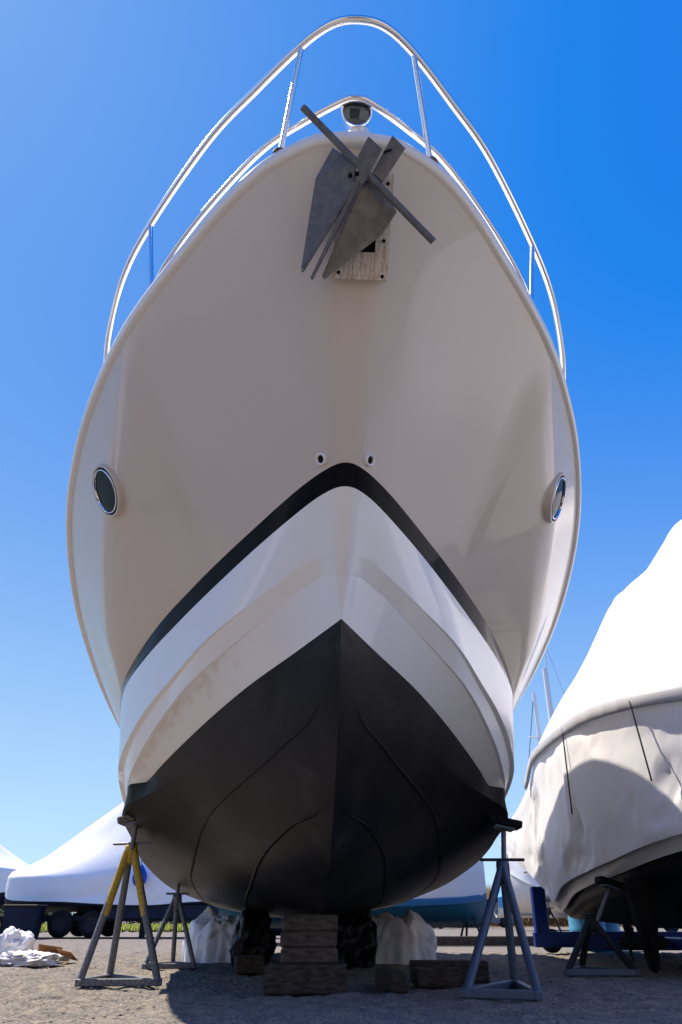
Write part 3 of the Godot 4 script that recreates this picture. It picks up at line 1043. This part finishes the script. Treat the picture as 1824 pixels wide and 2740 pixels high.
func build_supports() -> void:
	boat_stand("stand with yellow-painted legs under the yacht's chine, on sunlit ground", [Vector3(-1.95, 0, -6.52), Vector3(-1.38, 0, -6.58), Vector3(-1.88, 0, -7.08)], Vector3(-1.735, 0.93, -6.70), Vector3(-1.70, 1.15, -6.62), Vector3(-0.25, 1, 0), {"low": M.stand_grey, "high": M.stand_yellow, "base": M.stand_grey, "handle": M.rod, "pad": M.pad_wood}, Vector3(0.16, 0.0, 0.03))
	boat_stand("dark blue-grey stand under the yacht's chine, standing in its shadow beside the wrapped boat", [Vector3(1.22, 0, -5.45), Vector3(0.80, 0, -5.62), Vector3(1.28, 0, -6.45)], Vector3(1.235, 0.78, -6.25), Vector3(1.30, 1.09, -6.40), Vector3(0.2, 1, 0), {"low": M.stand_blue, "base": M.stand_blue, "handle": M.stand_dark, "pad": M.black}, Vector3(0.17, 0.0, 0.0), 0.03)
	simple_stand("grey stand further aft under the yacht, next to the white tarpaulin bundle", Vector3(-1.75, 0, -8.9), 0.84, M.stand_grey)
	# keel blocking under the yacht
	timber("widest dark timber at the bottom of the keel stack, flat on the ground", Vector3(0.56, 0.17, 0.34), Vector3(-0.24, 0, -6.02))
	timber("lowest of three square blocks in the keel stack, on the wide timber", Vector3(0.40, 0.095, 0.32), Vector3(-0.225, 0.17, -6.14), 0.03, M.timber_light)
	timber("middle of three square blocks in the keel stack", Vector3(0.39, 0.10, 0.31), Vector3(-0.228, 0.265, -6.15), -0.04, M.timber_light)
	timber("topmost square block in the keel stack, touching the keel", Vector3(0.40, 0.105, 0.31), Vector3(-0.225, 0.365, -6.15), 0.02, M.timber_light)
	timber("low dark block lying between the keel stack and the white tarpaulin bundle", Vector3(0.26, 0.14, 0.3), Vector3(-0.86, 0, -8.1), 0.2)
	timber("short timber lying just right of the keel stack with its cut end towards the camera", Vector3(0.12, 0.12, 0.7), Vector3(0.36, 0, -6.3), 0.12)
	timber("dark timber lying crosswise on the ground right of the keel stack", Vector3(0.62, 0.15, 0.2), Vector3(0.86, 0, -6.95), -0.05)
	timber("shorter dark timber lying in front of the crosswise one", Vector3(0.34, 0.12, 0.18), Vector3(0.72, 0, -6.55), 0.08)

func build_neighbour() -> void:
	var b := thing("wrapped_boat", "big boat shrink-wrapped in white beside the yacht, cut by the picture's edge", "boat", Vector3(4.05, 0, -8.8))
	var k := 0.88
	var st := []
	for r in [[6.85, 0.06, 1.3, 2.4, 2.9], [7.1, 0.75, 1.25, 2.42, 3.4], [7.6, 1.25, 1.18, 2.47, 4.2], [8.2, 1.52, 1.1, 2.52, 4.9], [9.0, 1.66, 1.0, 2.58, 5.2], [10.0, 1.68, 0.93, 2.62, 5.05], [11.0, 1.66, 0.84, 2.64, 5.12], [11.9, 1.61, 0.66, 2.62, 5.05], [12.6, 1.58, 0.88, 2.35, 3.8], [13.4, 1.60, 1.14, 2.12, 2.75], [14.5, 1.58, 1.40, 1.95, 2.25], [15.7, 1.5, 1.62, 1.78, 1.85]]:
		st.append([r[0] * k - 8.8, r[1] * k, 0.44 + (r[2] - 0.44) * k, 0.44 + (r[3] - 0.44) * k, 0.44 + (r[4] - 0.44) * k])
	part("shrink_wrap", wrap_mesh(st, 12, 7, 0.05, 301), M.wrap, b)
	var hs := []
	for r in st.slice(0, 9): hs.append([r[0], r[1], r[2] - 0.12, r[3], r[4]])
	part("hull", hull_mesh(hs, 0.34), M.hull_black, b)
	var gs := []
	var bands := []
	for s in [-1.0, 1.0]:
		var line := []
		var stripe := []
		for i in 40:
			var al := lerpf(st[1][0], st[8][0], i / 39.0)
			var p := wrap_point(st, al, 1.0, s, 0.0)
			line.append([p + Vector3(0.02 * s, -0.075, 0), p + Vector3(0.055 * s, -0.06, 0), p + Vector3(0.055 * s, 0.03, 0), p + Vector3(-0.01 * s, 0.08, 0)])
			var q := wrap_point(st, al, 0.0, s, -0.09)
			stripe.append([q + Vector3(0.0, 0.09, 0), q + Vector3(0.01 * s, 0.0, 0), q + Vector3(-0.03 * s, -0.10, 0)])
		part("belly_band", loft(line, false, s > 0), M.wrap_band, b)
		part("boot_stripe", loft(stripe, false, s > 0), M.hull_white, b)
	for q in [[7.95 * k, 0.02], [9.7 * k, -0.01]]:
		var ln := []
		for i in 9:
			ln.append(wrap_point(st, q[0] - 8.8, 1.0 - i / 8.0 * 0.62, -1.0, 0.05) + Vector3(0, 0, q[1] * i))
		part("tie_rope", tube(ln, 0.008, 6), M.cord, b)
	part("swim_platform", plate([Vector3(-1.3, 0.80, -2.0), Vector3(1.3, 0.80, -2.0), Vector3(1.2, 1.40, -4.9), Vector3(-1.2, 1.40, -4.9)], 0.08), M.teal, b)
	# drive leg under the hull
	var o := Vector3(-1.27, 0, 1.10)
	var dl := Node3D.new()
	dl.name = "drive_leg"
	b.add_child(dl, true)
	part("housing", loft([[o + Vector3(-0.10, 0.78, 0.12), o + Vector3(0.10, 0.78, 0.12), o + Vector3(0.10, 0.78, -0.16), o + Vector3(-0.10, 0.78, -0.16)], [o + Vector3(-0.08, 0.45, 0.10), o + Vector3(0.08, 0.45, 0.10), o + Vector3(0.08, 0.45, -0.12), o + Vector3(-0.08, 0.45, -0.12)], [o + Vector3(-0.05, 0.28, 0.08), o + Vector3(0.05, 0.28, 0.08), o + Vector3(0.05, 0.28, -0.10), o + Vector3(-0.05, 0.28, -0.10)], [o + Vector3(-0.035, 0.05, 0.05), o + Vector3(0.035, 0.05, 0.05), o + Vector3(0.035, 0.05, -0.05), o + Vector3(-0.035, 0.05, -0.05)]], true, false, true), M.black, dl)
	part("skeg", plate([o + Vector3(-0.05, 0.22, 0), o + Vector3(0.07, 0.22, 0), o + Vector3(0.05, 0.08, 0), o + Vector3(0.02, 0.02, 0), o + Vector3(-0.02, 0.03, 0)], 0.03), M.black, dl)
	part("gearcase", lathe([[0.0, 0.20], [0.05, 0.14], [0.065, 0.0], [0.06, -0.16], [0.04, -0.22], [0.0, -0.24]], o + Vector3(-0.02, 0.26, 0), Vector3(1, 0, 0.25), 16), M.black, dl)
	for kk in 3:
		var a := TAU * kk / 3 + 0.9
		var rad := Vector3(0, sin(a), cos(a))
		var tn := Vector3(0.45, -cos(a) * 0.8, sin(a) * 0.8).normalized()
		var hub := o + Vector3(-0.18, 0.27, -0.04)
		part("propeller_blade", plate([hub + rad * 0.04 - tn * 0.03, hub + rad * 0.11 - tn * 0.07, hub + rad * 0.17 - tn * 0.02, hub + rad * 0.16 + tn * 0.05, hub + rad * 0.06 + tn * 0.05], 0.012), M.black, dl)
	boat_stand("dark stand with splayed legs under the wrapped boat at the picture's edge", [Vector3(2.02, 0, -7.75), Vector3(2.62, 0, -7.72), Vector3(2.3, 0, -8.3)], Vector3(2.36, 0.42, -8.0), Vector3(2.62, 0.72, -8.05), Vector3(0.3, 1, 0), {"low": M.stand_dark, "base": M.stand_blue, "handle": M.stand_dark, "pad": M.black}, Vector3(0.02, 0.0, 0.1), 0.03)

func small_wrapped(label: String, where: Vector3, turn: float, st: Array, keel: float, wm: Material, hm: Material, seed_: int, crease := 0.04) -> Node3D:
	var b := thing("wrapped_boat", label, "boat", where, turn, "")
	part("shrink_wrap", wrap_mesh(st, 6, 4, crease, seed_), wm, b)
	part("hull", hull_mesh(st, keel), hm, b)
	return b

func build_background() -> void:
	# long white wrapped boat on a trailer, broadside, left of the yacht
	var zl := 24.0
	var st := [[0.0, 0.25, 1.25, 1.5, 1.65], [0.25, 0.7, 0.95, 1.5, 1.75], [0.9, 1.05, 0.88, 1.5, 2.05], [2.0, 1.2, 0.86, 1.52, 2.85], [3.2, 1.25, 0.80, 1.6, 3.75], [4.4, 1.25, 0.78, 1.7, 4.8], [5.4, 1.25, 0.85, 1.7, 3.9], [6.4, 1.2, 0.9, 1.6, 2.6], [7.0, 1.1, 1.0, 1.5, 1.8]]
	var b := small_wrapped("long white shrink-wrapped boat on a black trailer behind the yellow-legged stand", Vector3(-9.6, 0, -zl), -PI / 2, st, 0.62, M.wrap, M.navy, 401, 0.05)
	# trailer beneath it
	var t := thing("boat_trailer", "black boat trailer carrying the long white wrapped boat", "trailer", Vector3(-6.3, 0, -zl + 0.2))
	for z in [-0.75, 0.75]:
		part("frame_rail", block(Vector3(6.6, 0.14, 0.1), Vector3(0.1, 0.46, z), 0.01), M.trailer, t)
	for x in [-2.8, -0.6, 1.6, 3.0]:
		part("cross_beam", block(Vector3(0.12, 0.12, 1.6), Vector3(x, 0.54, 0), 0.01), M.trailer, t)
	for x in [-1.3, -0.45]:
		for z in [-0.9, 0.9]:
			var w := Node3D.new()
			w.name = "wheel"
			t.add_child(w, true)
			wheel(w, Vector3(x, 0.33, z), 0.33, 0.2)
	for x in [-2.9, 0.9, 2.5]:
		part("jack_leg", block(Vector3(0.14, 0.46, 0.14), Vector3(x, 0.23, 0.7), 0.01), M.trailer, t)
	part("side_board", block(Vector3(3.4, 0.34, 0.05), Vector3(1.6, 0.62, 0.86), 0.01), M.navy, t)
	# dark bins under its bow
	var bin := thing("storage_bin", "dark navy bin standing under the bow of the long white wrapped boat", "bin", Vector3(-8.35, 0, -zl + 1.8))
	part("tub", loft([[Vector3(-0.36, 0, -0.3), Vector3(0.36, 0, -0.3), Vector3(0.36, 0, 0.3), Vector3(-0.36, 0, 0.3)], [Vector3(-0.42, 0.72, -0.35), Vector3(0.42, 0.72, -0.35), Vector3(0.42, 0.72, 0.35), Vector3(-0.42, 0.72, 0.35)]], true, false, true), M.navy, bin)
	part("lid", block(Vector3(0.92, 0.06, 0.78), Vector3(0, 0.75, 0), 0.02), M.trailer, bin)
	var oc := thing("outboard_motor", "black covered outboard motor at the left edge of the long wrapped boat", "outboard motor", Vector3(-9.45, 0, -zl + 1.9))
	part("cowl", lump(Vector3(0.28, 0.24, 0.34), 88, 0.08, 0.8), M.navy, oc, Transform3D(Basis.IDENTITY, Vector3(0, 0.55, 0)))
	part("shaft_housing", block(Vector3(0.16, 0.6, 0.24), Vector3(0.02, 0.32, 0), 0.03), M.trailer, oc)
	part("stand_foot", block(Vector3(0.6, 0.05, 0.5), Vector3(0, 0.025, 0), 0.01), M.trailer, oc)
	# fender hanging from it
	var f := thing("fender", "blue round fender on a rope beside the yellow-legged stand", "fender", at(374, 2340, 22.5))
	part("ball", lathe([[0.0, -0.30], [0.10, -0.28], [0.17, -0.20], [0.20, -0.08], [0.18, 0.04], [0.11, 0.16], [0.05, 0.24], [0.0, 0.26]], Vector3.ZERO, Vector3.UP, 20), M.fender, f)
	part("tip", lathe([[0.0, -0.36], [0.06, -0.34], [0.08, -0.27], [0.0, -0.26]], Vector3.ZERO, Vector3.UP, 14), M.plastic_white, f)
	part("rope", bar(Vector3(0, 0.24, 0), Vector3(-0.02, 0.95, -0.25), 0.012, 6), M.cord, f)
	# another white wrap further off at the left edge
	var st2 := [[0.0, 0.3, 1.7, 2.0, 2.2], [0.8, 1.0, 1.4, 2.2, 2.6], [2.0, 1.3, 1.3, 2.3, 3.3], [3.5, 1.4, 1.3, 2.4, 4.3], [5.5, 1.4, 1.3, 2.4, 4.5], [7.0, 1.3, 1.4, 2.3, 3.6]]
	small_wrapped("distant white wrapped boat peeking out at the picture's left edge", Vector3(-12.5, 0, -34), PI / 2, st2, 0.8, M.wrap, M.navy, 402)
	simple_stand("small dark stand below the distant white wrapped boat at the left edge", Vector3(-14.5, 0, -33.5), 1.0, M.stand_dark)
	# blue-hulled boat with a grey wrap, seen under the yacht's quarter
	var st3 := [[0.0, 0.12, 0.98, 1.5, 2.6], [0.3, 0.5, 0.92, 1.5, 2.9], [1.0, 0.95, 0.86, 1.5, 3.1], [2.2, 1.15, 0.82, 1.45, 3.0], [3.6, 1.2, 0.8, 1.4, 2.6], [5.0, 1.15, 0.8, 1.4, 2.2], [5.8, 1.1, 0.82, 1.3, 1.7]]
	var bb := thing("wrapped_boat", "blue-hulled boat under a grey wrap, seen below the yacht's dark bottom", "boat", Vector3(3.2, -0.08, -18.5), PI / 2 + 0.1)
	part("shrink_wrap", wrap_mesh(st3, 6, 4, 0.05, 403), M.wrap_grey, bb)
	part("hull", hull_mesh(st3, 0.36, 1.0), M.teal, bb)
	var sr := []
	for s in [-1.0, 1.0]:
		sr = []
		for i in 24:
			var p := wrap_point(st3, lerpf(0.02, 5.8, i / 23.0), 0.0, s, 0.03)
			sr.append([p + Vector3(0, 0.06, 0), p + Vector3(0.01 * s, 0.02, 0), p + Vector3(-0.03 * s, -0.07, 0)])
		part("blue_strake", loft(sr, false, s > 0), M.hull_blue, bb)
	simple_stand("thin stand under the bow of the blue-hulled boat", Vector3(2.75, 0, -18.2), 0.85, M.stand_dark, 0.3)
	simple_stand("thin stand amidships of the blue-hulled boat", Vector3(1.5, 0, -17.6), 0.7, M.stand_blue, 0.3)
	timber("long dark timber on the ground in front of the blue-hulled boat", Vector3(3.4, 0.16, 0.2), Vector3(2.6, 0, -16.2), 0.02)
	# white wrapped boat between yacht and neighbour
	var st4 := [[0.0, 0.3, 1.5, 1.9, 2.3], [0.5, 0.9, 1.2, 2.0, 2.7], [1.4, 1.3, 1.0, 2.1, 3.3], [3.0, 1.5, 0.9, 2.2, 4.1], [5.0, 1.5, 0.9, 2.2, 4.2], [7.0, 1.4, 1.0, 2.0, 3.2]]
	var wb := small_wrapped("white wrapped boat glimpsed between the yacht and its wrapped neighbour", Vector3(4.5, 0, -22), -PI / 2 - 0.15, st4, 0.6, M.wrap, M.hull_white, 404)
	part("tie_rope", tube([wrap_point(st4, 0.3, 0.3, 1.0, 0.05), wrap_point(st4, 1.2, 0.75, 1.0, 0.05), wrap_point(st4, 2.6, 1.0, 1.0, 0.05)], 0.014, 6), M.cord, wb)
	simple_stand("stand under the white wrapped boat between yacht and neighbour", Vector3(5.2, 0, -21.0), 0.85, M.stand_dark, 0.3)
	# boat under a light blue cover
	var st5 := [[0.0, 0.3, 0.9, 1.3, 1.5], [0.8, 0.8, 0.8, 1.4, 2.0], [2.0, 1.0, 0.7, 1.5, 2.7], [3.5, 1.0, 0.7, 1.5, 2.5], [5.0, 0.9, 0.8, 1.3, 1.7]]
	small_wrapped("distant small boat under a light blue cover, beyond the dark stand", Vector3(7.0, 0, -38), -PI / 2 + 0.3, st5, 0.5, M.sky_tarp, M.hull_white, 405)
	# blue steel trailer behind the neighbour
	var bt := thing("boat_trailer", "royal blue steel trailer frame behind the wrapped neighbour boat", "trailer", Vector3(3.0, 0, -12.6))
	part("post", block(Vector3(0.20, 0.75, 0.16), Vector3(-0.02, 0.50, 0), 0.015), M.royal, bt)
	part("beam", block(Vector3(3.4, 0.20, 0.14), Vector3(1.55, 0.18, 0.0), 0.012), M.royal, bt)
	part("beam", block(Vector3(3.2, 0.10, 0.12), Vector3(1.9, 0.12, 0.9), 0.012), M.royal, bt)
	part("tongue", block(Vector3(0.14, 0.12, 1.5), Vector3(1.6, 0.16, 0.5), 0.012), M.royal, bt)
	for x in [0.15, 3.1]:
		var w := Node3D.new()
		w.name = "wheel"
		bt.add_child(w, true)
		wheel(w, Vector3(x, 0.16, -0.2), 0.16, 0.14)
	for q in [[3.95, "light blue plastic drum behind the blue trailer, the nearer of two"], [4.28, "light blue plastic drum behind the blue trailer, the farther of two"]]:
		var d := thing("drum", q[1], "drum", Vector3(q[0], 0, -13.6 - (q[0] - 3.95)), 0.0, "light blue drums")
		part("barrel", lathe([[0.0, 0.0], [0.26, 0.0], [0.28, 0.03], [0.28, 0.28], [0.29, 0.30], [0.28, 0.32], [0.28, 0.56], [0.29, 0.58], [0.28, 0.60], [0.28, 0.80], [0.25, 0.84], [0.0, 0.84]], Vector3.ZERO, Vector3.UP, 24), M.sky_tarp, d)
	# sailing boat whose masts stand above
	var sb := thing("sailing_boat", "moored sailing boat with bare silver masts rising between yacht and wrapped boat", "sailing boat", Vector3(7.9, 0, -30))
	part("hull", hull_mesh([[-3.5, 0.1, 1.6, 1.9, 2.0], [-2.5, 0.8, 1.5, 1.9, 2.0], [0.0, 1.3, 1.4, 1.9, 2.0], [3.0, 1.1, 1.4, 1.9, 2.0], [4.0, 0.9, 1.45, 1.9, 2.0]], 0.5), M.hull_white, sb)
	part("deck", plate([Vector3(-0.1, 1.85, 3.5), Vector3(0.8, 1.8, 2.5), Vector3(1.3, 1.7, 0), Vector3(1.0, 1.7, -3.0), Vector3(-1.0, 1.7, -3.0), Vector3(-1.3, 1.7, 0), Vector3(-0.8, 1.8, 2.5)], 0.06), M.deck, sb)
	part("mast", tube([Vector3(0.55, 1.7, 0), Vector3(0.55, 6.0, 0), Vector3(0.55, 9.55, 0)], [0.13, 0.12, 0.10], 10), M.mast, sb)
	part("mizzen_mast", tube([Vector3(0.12, 1.7, -0.6), Vector3(0.12, 8.7, -0.6)], 0.075, 8), M.mast, sb)
	part("spreader", bar(Vector3(-0.3, 6.9, -0.6), Vector3(0.5, 6.9, -0.6), 0.04, 6), M.mast, sb)
	part("stay", bar(Vector3(0.55, 11.2, 0), Vector3(2.7, 2.0, 0.2), 0.018, 5), M.mast, sb)
	part("stay", bar(Vector3(0.12, 8.7, -0.6), Vector3(-1.2, 2.0, -0.6), 0.014, 5), M.cord, sb)
	var sm := thing("sailing_boat", "farther sailing boat with one thin mast carrying a radar box and a yard", "sailing boat", Vector3(10.6, 0, -38))
	part("hull", hull_mesh([[-3.5, 0.1, 1.6, 1.9, 2.0], [-2.5, 0.8, 1.5, 1.9, 2.0], [0.0, 1.3, 1.4, 1.9, 2.0], [3.0, 1.1, 1.4, 1.9, 2.0], [4.0, 0.9, 1.45, 1.9, 2.0]], 0.5), M.hull_white, sm)
	part("deck", plate([Vector3(-0.1, 1.85, 3.5), Vector3(0.8, 1.8, 2.5), Vector3(1.3, 1.7, 0), Vector3(1.0, 1.7, -3.0), Vector3(-1.0, 1.7, -3.0), Vector3(-1.3, 1.7, 0), Vector3(-0.8, 1.8, 2.5)], 0.06), M.deck, sm)
	part("mast", tube([Vector3(0.2, 1.7, 0), Vector3(0.2, 17.3, 0)], 0.035, 6), M.mast, sm)
	part("yard", tube([Vector3(-0.75, 17.1, 0), Vector3(0.2, 17.35, 0), Vector3(0.75, 17.55, 0)], 0.045, 6), M.mast, sm)
	part("radar_box", block(Vector3(0.42, 0.5, 0.42), Vector3(0.45, 16.1, 0), 0.06), M.hull_white, sm)
	# parked cars
	car("white car parked far off below the blue-hulled boat", Vector3(3.9, 0, -46), 0.1, M.hull_white)
	car("dark grey car parked far off beyond the dark stand", Vector3(8.3, 0, -50), -0.1, M.stand_grey)
	car("silver car parked beyond the drive leg at the picture's edge", Vector3(13.2, 0, -32), 0.2, M.mast)
	# blue dinghy under its cover far behind the keel stack
	var st6 := [[0.0, 0.2, 0.35, 0.5, 0.62], [0.5, 0.6, 0.3, 0.5, 0.72], [1.6, 0.7, 0.28, 0.5, 0.8], [2.8, 0.7, 0.28, 0.5, 0.66]]
	small_wrapped("small dinghy under a bright blue cover seen beside the keel stack", Vector3(-2.9, 0, -23), -PI / 2, st6, 0.05, M.fender, M.navy, 406, 0.03)
	small_wrapped("small dinghy under a pale blue cover seen on the other side of the keel stack", Vector3(-1.0, 0, -24.5), -PI / 2, st6, 0.05, M.sky_tarp, M.navy, 407, 0.03)

func build_outside() -> void:
	# the row of laid-up boats goes on to the right, and a pale storage shed stands behind the photographer
	var st := [[-5.0, 0.1, 1.3, 2.4, 2.7], [-4.2, 0.9, 1.2, 2.45, 3.4], [-2.5, 1.5, 1.05, 2.5, 4.4], [0.0, 1.65, 0.95, 2.6, 4.8], [3.0, 1.65, 0.9, 2.6, 4.6], [5.0, 1.5, 1.0, 2.3, 3.0]]
	small_wrapped("white wrapped boat next in the row, outside the picture beyond the big wrapped neighbour", Vector3(8.2, 0, -5.5), 0.0, st, 0.4, M.wrap, M.hull_black, 410, 0.05)
	small_wrapped("white wrapped boat next in the row on the other side, outside the picture", Vector3(-7.0, 0, -0.5), 0.1, st, 0.4, M.wrap, M.hull_black, 411, 0.05)
	var sh := thing("storage_shed", "cream metal boat storage shed behind the photographer, outside the picture", "shed", Vector3(-3, 0, 12))
	for i in 20:
		part("wall_panel", block(Vector3(1.98, 10.0, 0.12), Vector3(-19.0 + i * 2.0, 5.0, 0.03 * (i % 2)), 0.02), M.shed, sh)
	part("side_wall", block(Vector3(0.2, 10.0, 12.0), Vector3(-20.1, 5.0, 6.1), 0.02), M.shed, sh)
	part("side_wall", block(Vector3(0.2, 10.0, 12.0), Vector3(20.1, 5.0, 6.1), 0.02), M.shed, sh)
	part("roof", block(Vector3(41.0, 0.3, 13.0), Vector3(0, 10.16, 6.0), 0.05), M.trailer, sh)
	part("sliding_door", block(Vector3(6.0, 7.0, 0.12), Vector3(4.0, 3.5, -0.16), 0.02), M.trailer, sh)

func build_small_things() -> void:
	# tarpaulin bundles lying aft under the yacht
	var tb := thing("tarpaulin_bundle", "white tarpaulin bundle on the sunlit side, behind the grey stand", "tarpaulin", Vector3(-1.42, 0, -10.3), 0.3, "bundles of white tarpaulin under the yacht")
	part("sheet", drape(Vector3(0.42, 0.50, 0.40), 501, 9), M.plastic_white, tb)
	var tb2 := thing("tarpaulin_bundle", "grey-white tarpaulin bundle lying in the yacht's shadow", "tarpaulin", Vector3(0.64, 0, -10.1), -0.3, "bundles of white tarpaulin under the yacht")
	part("sheet", drape(Vector3(0.50, 0.46, 0.42), 523, 8), M.plastic_white, tb2)
	for q in [[Vector3(-0.93, 0, -9.0), "black plastic bag slumped against the white tarpaulin bundle on the sunlit side", 521, Vector3(0.20, 0.34, 0.20)], [Vector3(0.12, 0, -9.1), "black plastic bag slumped beside the keel stack, in front of the shaded tarpaulin", 522, Vector3(0.24, 0.35, 0.22)]]:
		var kb := thing("plastic_bag", q[1], "bag", q[0], 0.4, "black plastic bags under the yacht")
		part("film", lump(q[3], q[2], 0.22, 0.9, 0.06, 44, 30), M.black_film, kb)
	# rubbish beyond the stand
	var pb := thing("plastic_bag", "upright white plastic bag by the cardboard at the left edge", "bag", Vector3(-3.72, 0, -9.75), 0.2, "white plastic bags on the ground")
	part("film", lump(Vector3(0.20, 0.19, 0.18), 511, 0.2, 1.3, 0.05, 40, 26), M.plastic_white, pb)
	var pb2 := thing("plastic_bag", "flat crumpled white plastic sheet spread in front of the upright bag", "bag", Vector3(-3.40, 0, -9.35), -0.2, "white plastic bags on the ground")
	part("film", lump(Vector3(0.33, 0.075, 0.2), 512, 0.3, 1.5, 0.05, 48, 26), M.plastic_white, pb2)
	for q in [[Vector3(-3.36, 0.0, -9.85), 0.25, 0.30, 0.09, "crushed cardboard box leaning beside the white plastic bag"], [Vector3(-3.15, 0.0, -9.75), -0.3, 0.22, 0.05, "flattened cardboard scrap lying on the ground past the bag"]]:
		var c := thing("cardboard_box", q[4], "cardboard", q[0], q[1], "cardboard scraps")
		part("panel", block(Vector3(q[2], 0.006, 0.24), Vector3(0, 0.004, 0), 0.002), M.card, c)
		part("flap", block(Vector3(q[2], 0.006, 0.2), Vector3(0, q[3] * 0.7 + 0.008, 0.02), 0.002, Basis(Vector3.RIGHT, 0.55)), M.card, c)
		part("flap", block(Vector3(q[2] * 0.9, 0.006, 0.2), Vector3(0.02, q[3] * 1.1 + 0.03, -0.06), 0.002, Basis(Vector3(1, 0, 0.3).normalized(), -0.5)), M.card, c)
	# loose stones
	var xf := []
	var cols := []
	var stone := lump(Vector3(0.5, 0.4, 0.5), 61, 0.3, 1.2, 0.0, 7, 5)
	for i in 7000:
		var z := 3.9 + pow(rng.randf(), 1.7) * 9.0
		var x := rng.randf_range(-0.62, 0.62) * (z + 0.6)
		var s := 0.005 + 0.016 * pow(rng.randf(), 7.0)
		xf.append(Transform3D(Basis(Vector3.UP, rng.randf() * TAU).scaled(Vector3(s, s * rng.randf_range(0.4, 0.8), s * rng.randf_range(0.7, 1.3))), Vector3(x, -0.008, -z)))
		var v := rng.randf_range(0.13, 0.28)
		cols.append(Color(v * 1.04, v * 0.965, v * 0.87))
	scatter("gravel", "loose grey stones and grit strewn over the yard", "gravel", stone, M.pebble, xf, cols)
	# grass strip far left
	xf = []
	cols = []
	var bl := SurfaceTool.new()
	bl.begin(Mesh.PRIMITIVE_TRIANGLES)
	for k in 5:
		var a := TAU * k / 5
		var d := Vector3(cos(a), 0, sin(a))
		var w := Vector3(-d.z, 0, d.x) * 0.09
		bl.set_normal(Vector3.UP)
		bl.add_vertex(-w); bl.set_normal(Vector3.UP); bl.add_vertex(d * 0.5 + Vector3(0, 1.0, 0)); bl.set_normal(Vector3.UP); bl.add_vertex(w)
	var blade := bl.commit()
	for i in 9000:
		var z := rng.randf_range(34, 60)
		xf.append(Transform3D(Basis(Vector3.UP, rng.randf() * TAU).scaled(Vector3(0.35, rng.randf_range(0.10, 0.26), 0.35)), Vector3(rng.randf_range(-28, -1), -0.02, -z)))
		var g := rng.randf_range(0.7, 1.2)
		cols.append(Color(0.22 * g, 0.27 * g, 0.05 * g))
	scatter("grass", "strip of bright green grass far off under the trailer", "grass", blade, M.grass, xf, cols)
	# far hedge and reeds
	xf = []
	cols = []
	for i in 5000:
		var x := rng.randf_range(-45, 0)
		var h := 1.1 + 0.9 * sin(x * 0.7) + rng.randf() * 0.5
		xf.append(Transform3D(Basis(Vector3(rng.randf(), 1, rng.randf()).normalized(), rng.randf() * TAU).scaled(Vector3.ONE * rng.randf_range(0.25, 0.6)), Vector3(x, rng.randf() * maxf(h, 0.4), -66 + rng.randf_range(-2, 2))))
		var g := rng.randf_range(0.5, 1.2)
		cols.append(Color(0.05 * g, 0.075 * g, 0.03 * g))
	scatter("hedge", "far dark green hedge beyond the grass", "hedge", blade, M.grass, xf, cols)
	xf = []
	cols = []
	for i in 9000:
		var x := rng.randf_range(0, 45)
		xf.append(Transform3D(Basis(Vector3.UP, rng.randf() * TAU).scaled(Vector3(0.5, rng.randf_range(1.2, 2.9), 0.5)), Vector3(x, -0.02, -62 + rng.randf_range(-5, 5))))
		var g := rng.randf_range(0.6, 1.2)
		cols.append(Color(0.24 * g, 0.18 * g, 0.115 * g))
	scatter("reeds", "far brown bank of dry reeds and bare brush beyond the parked cars", "reeds", blade, M.grass, xf, cols)
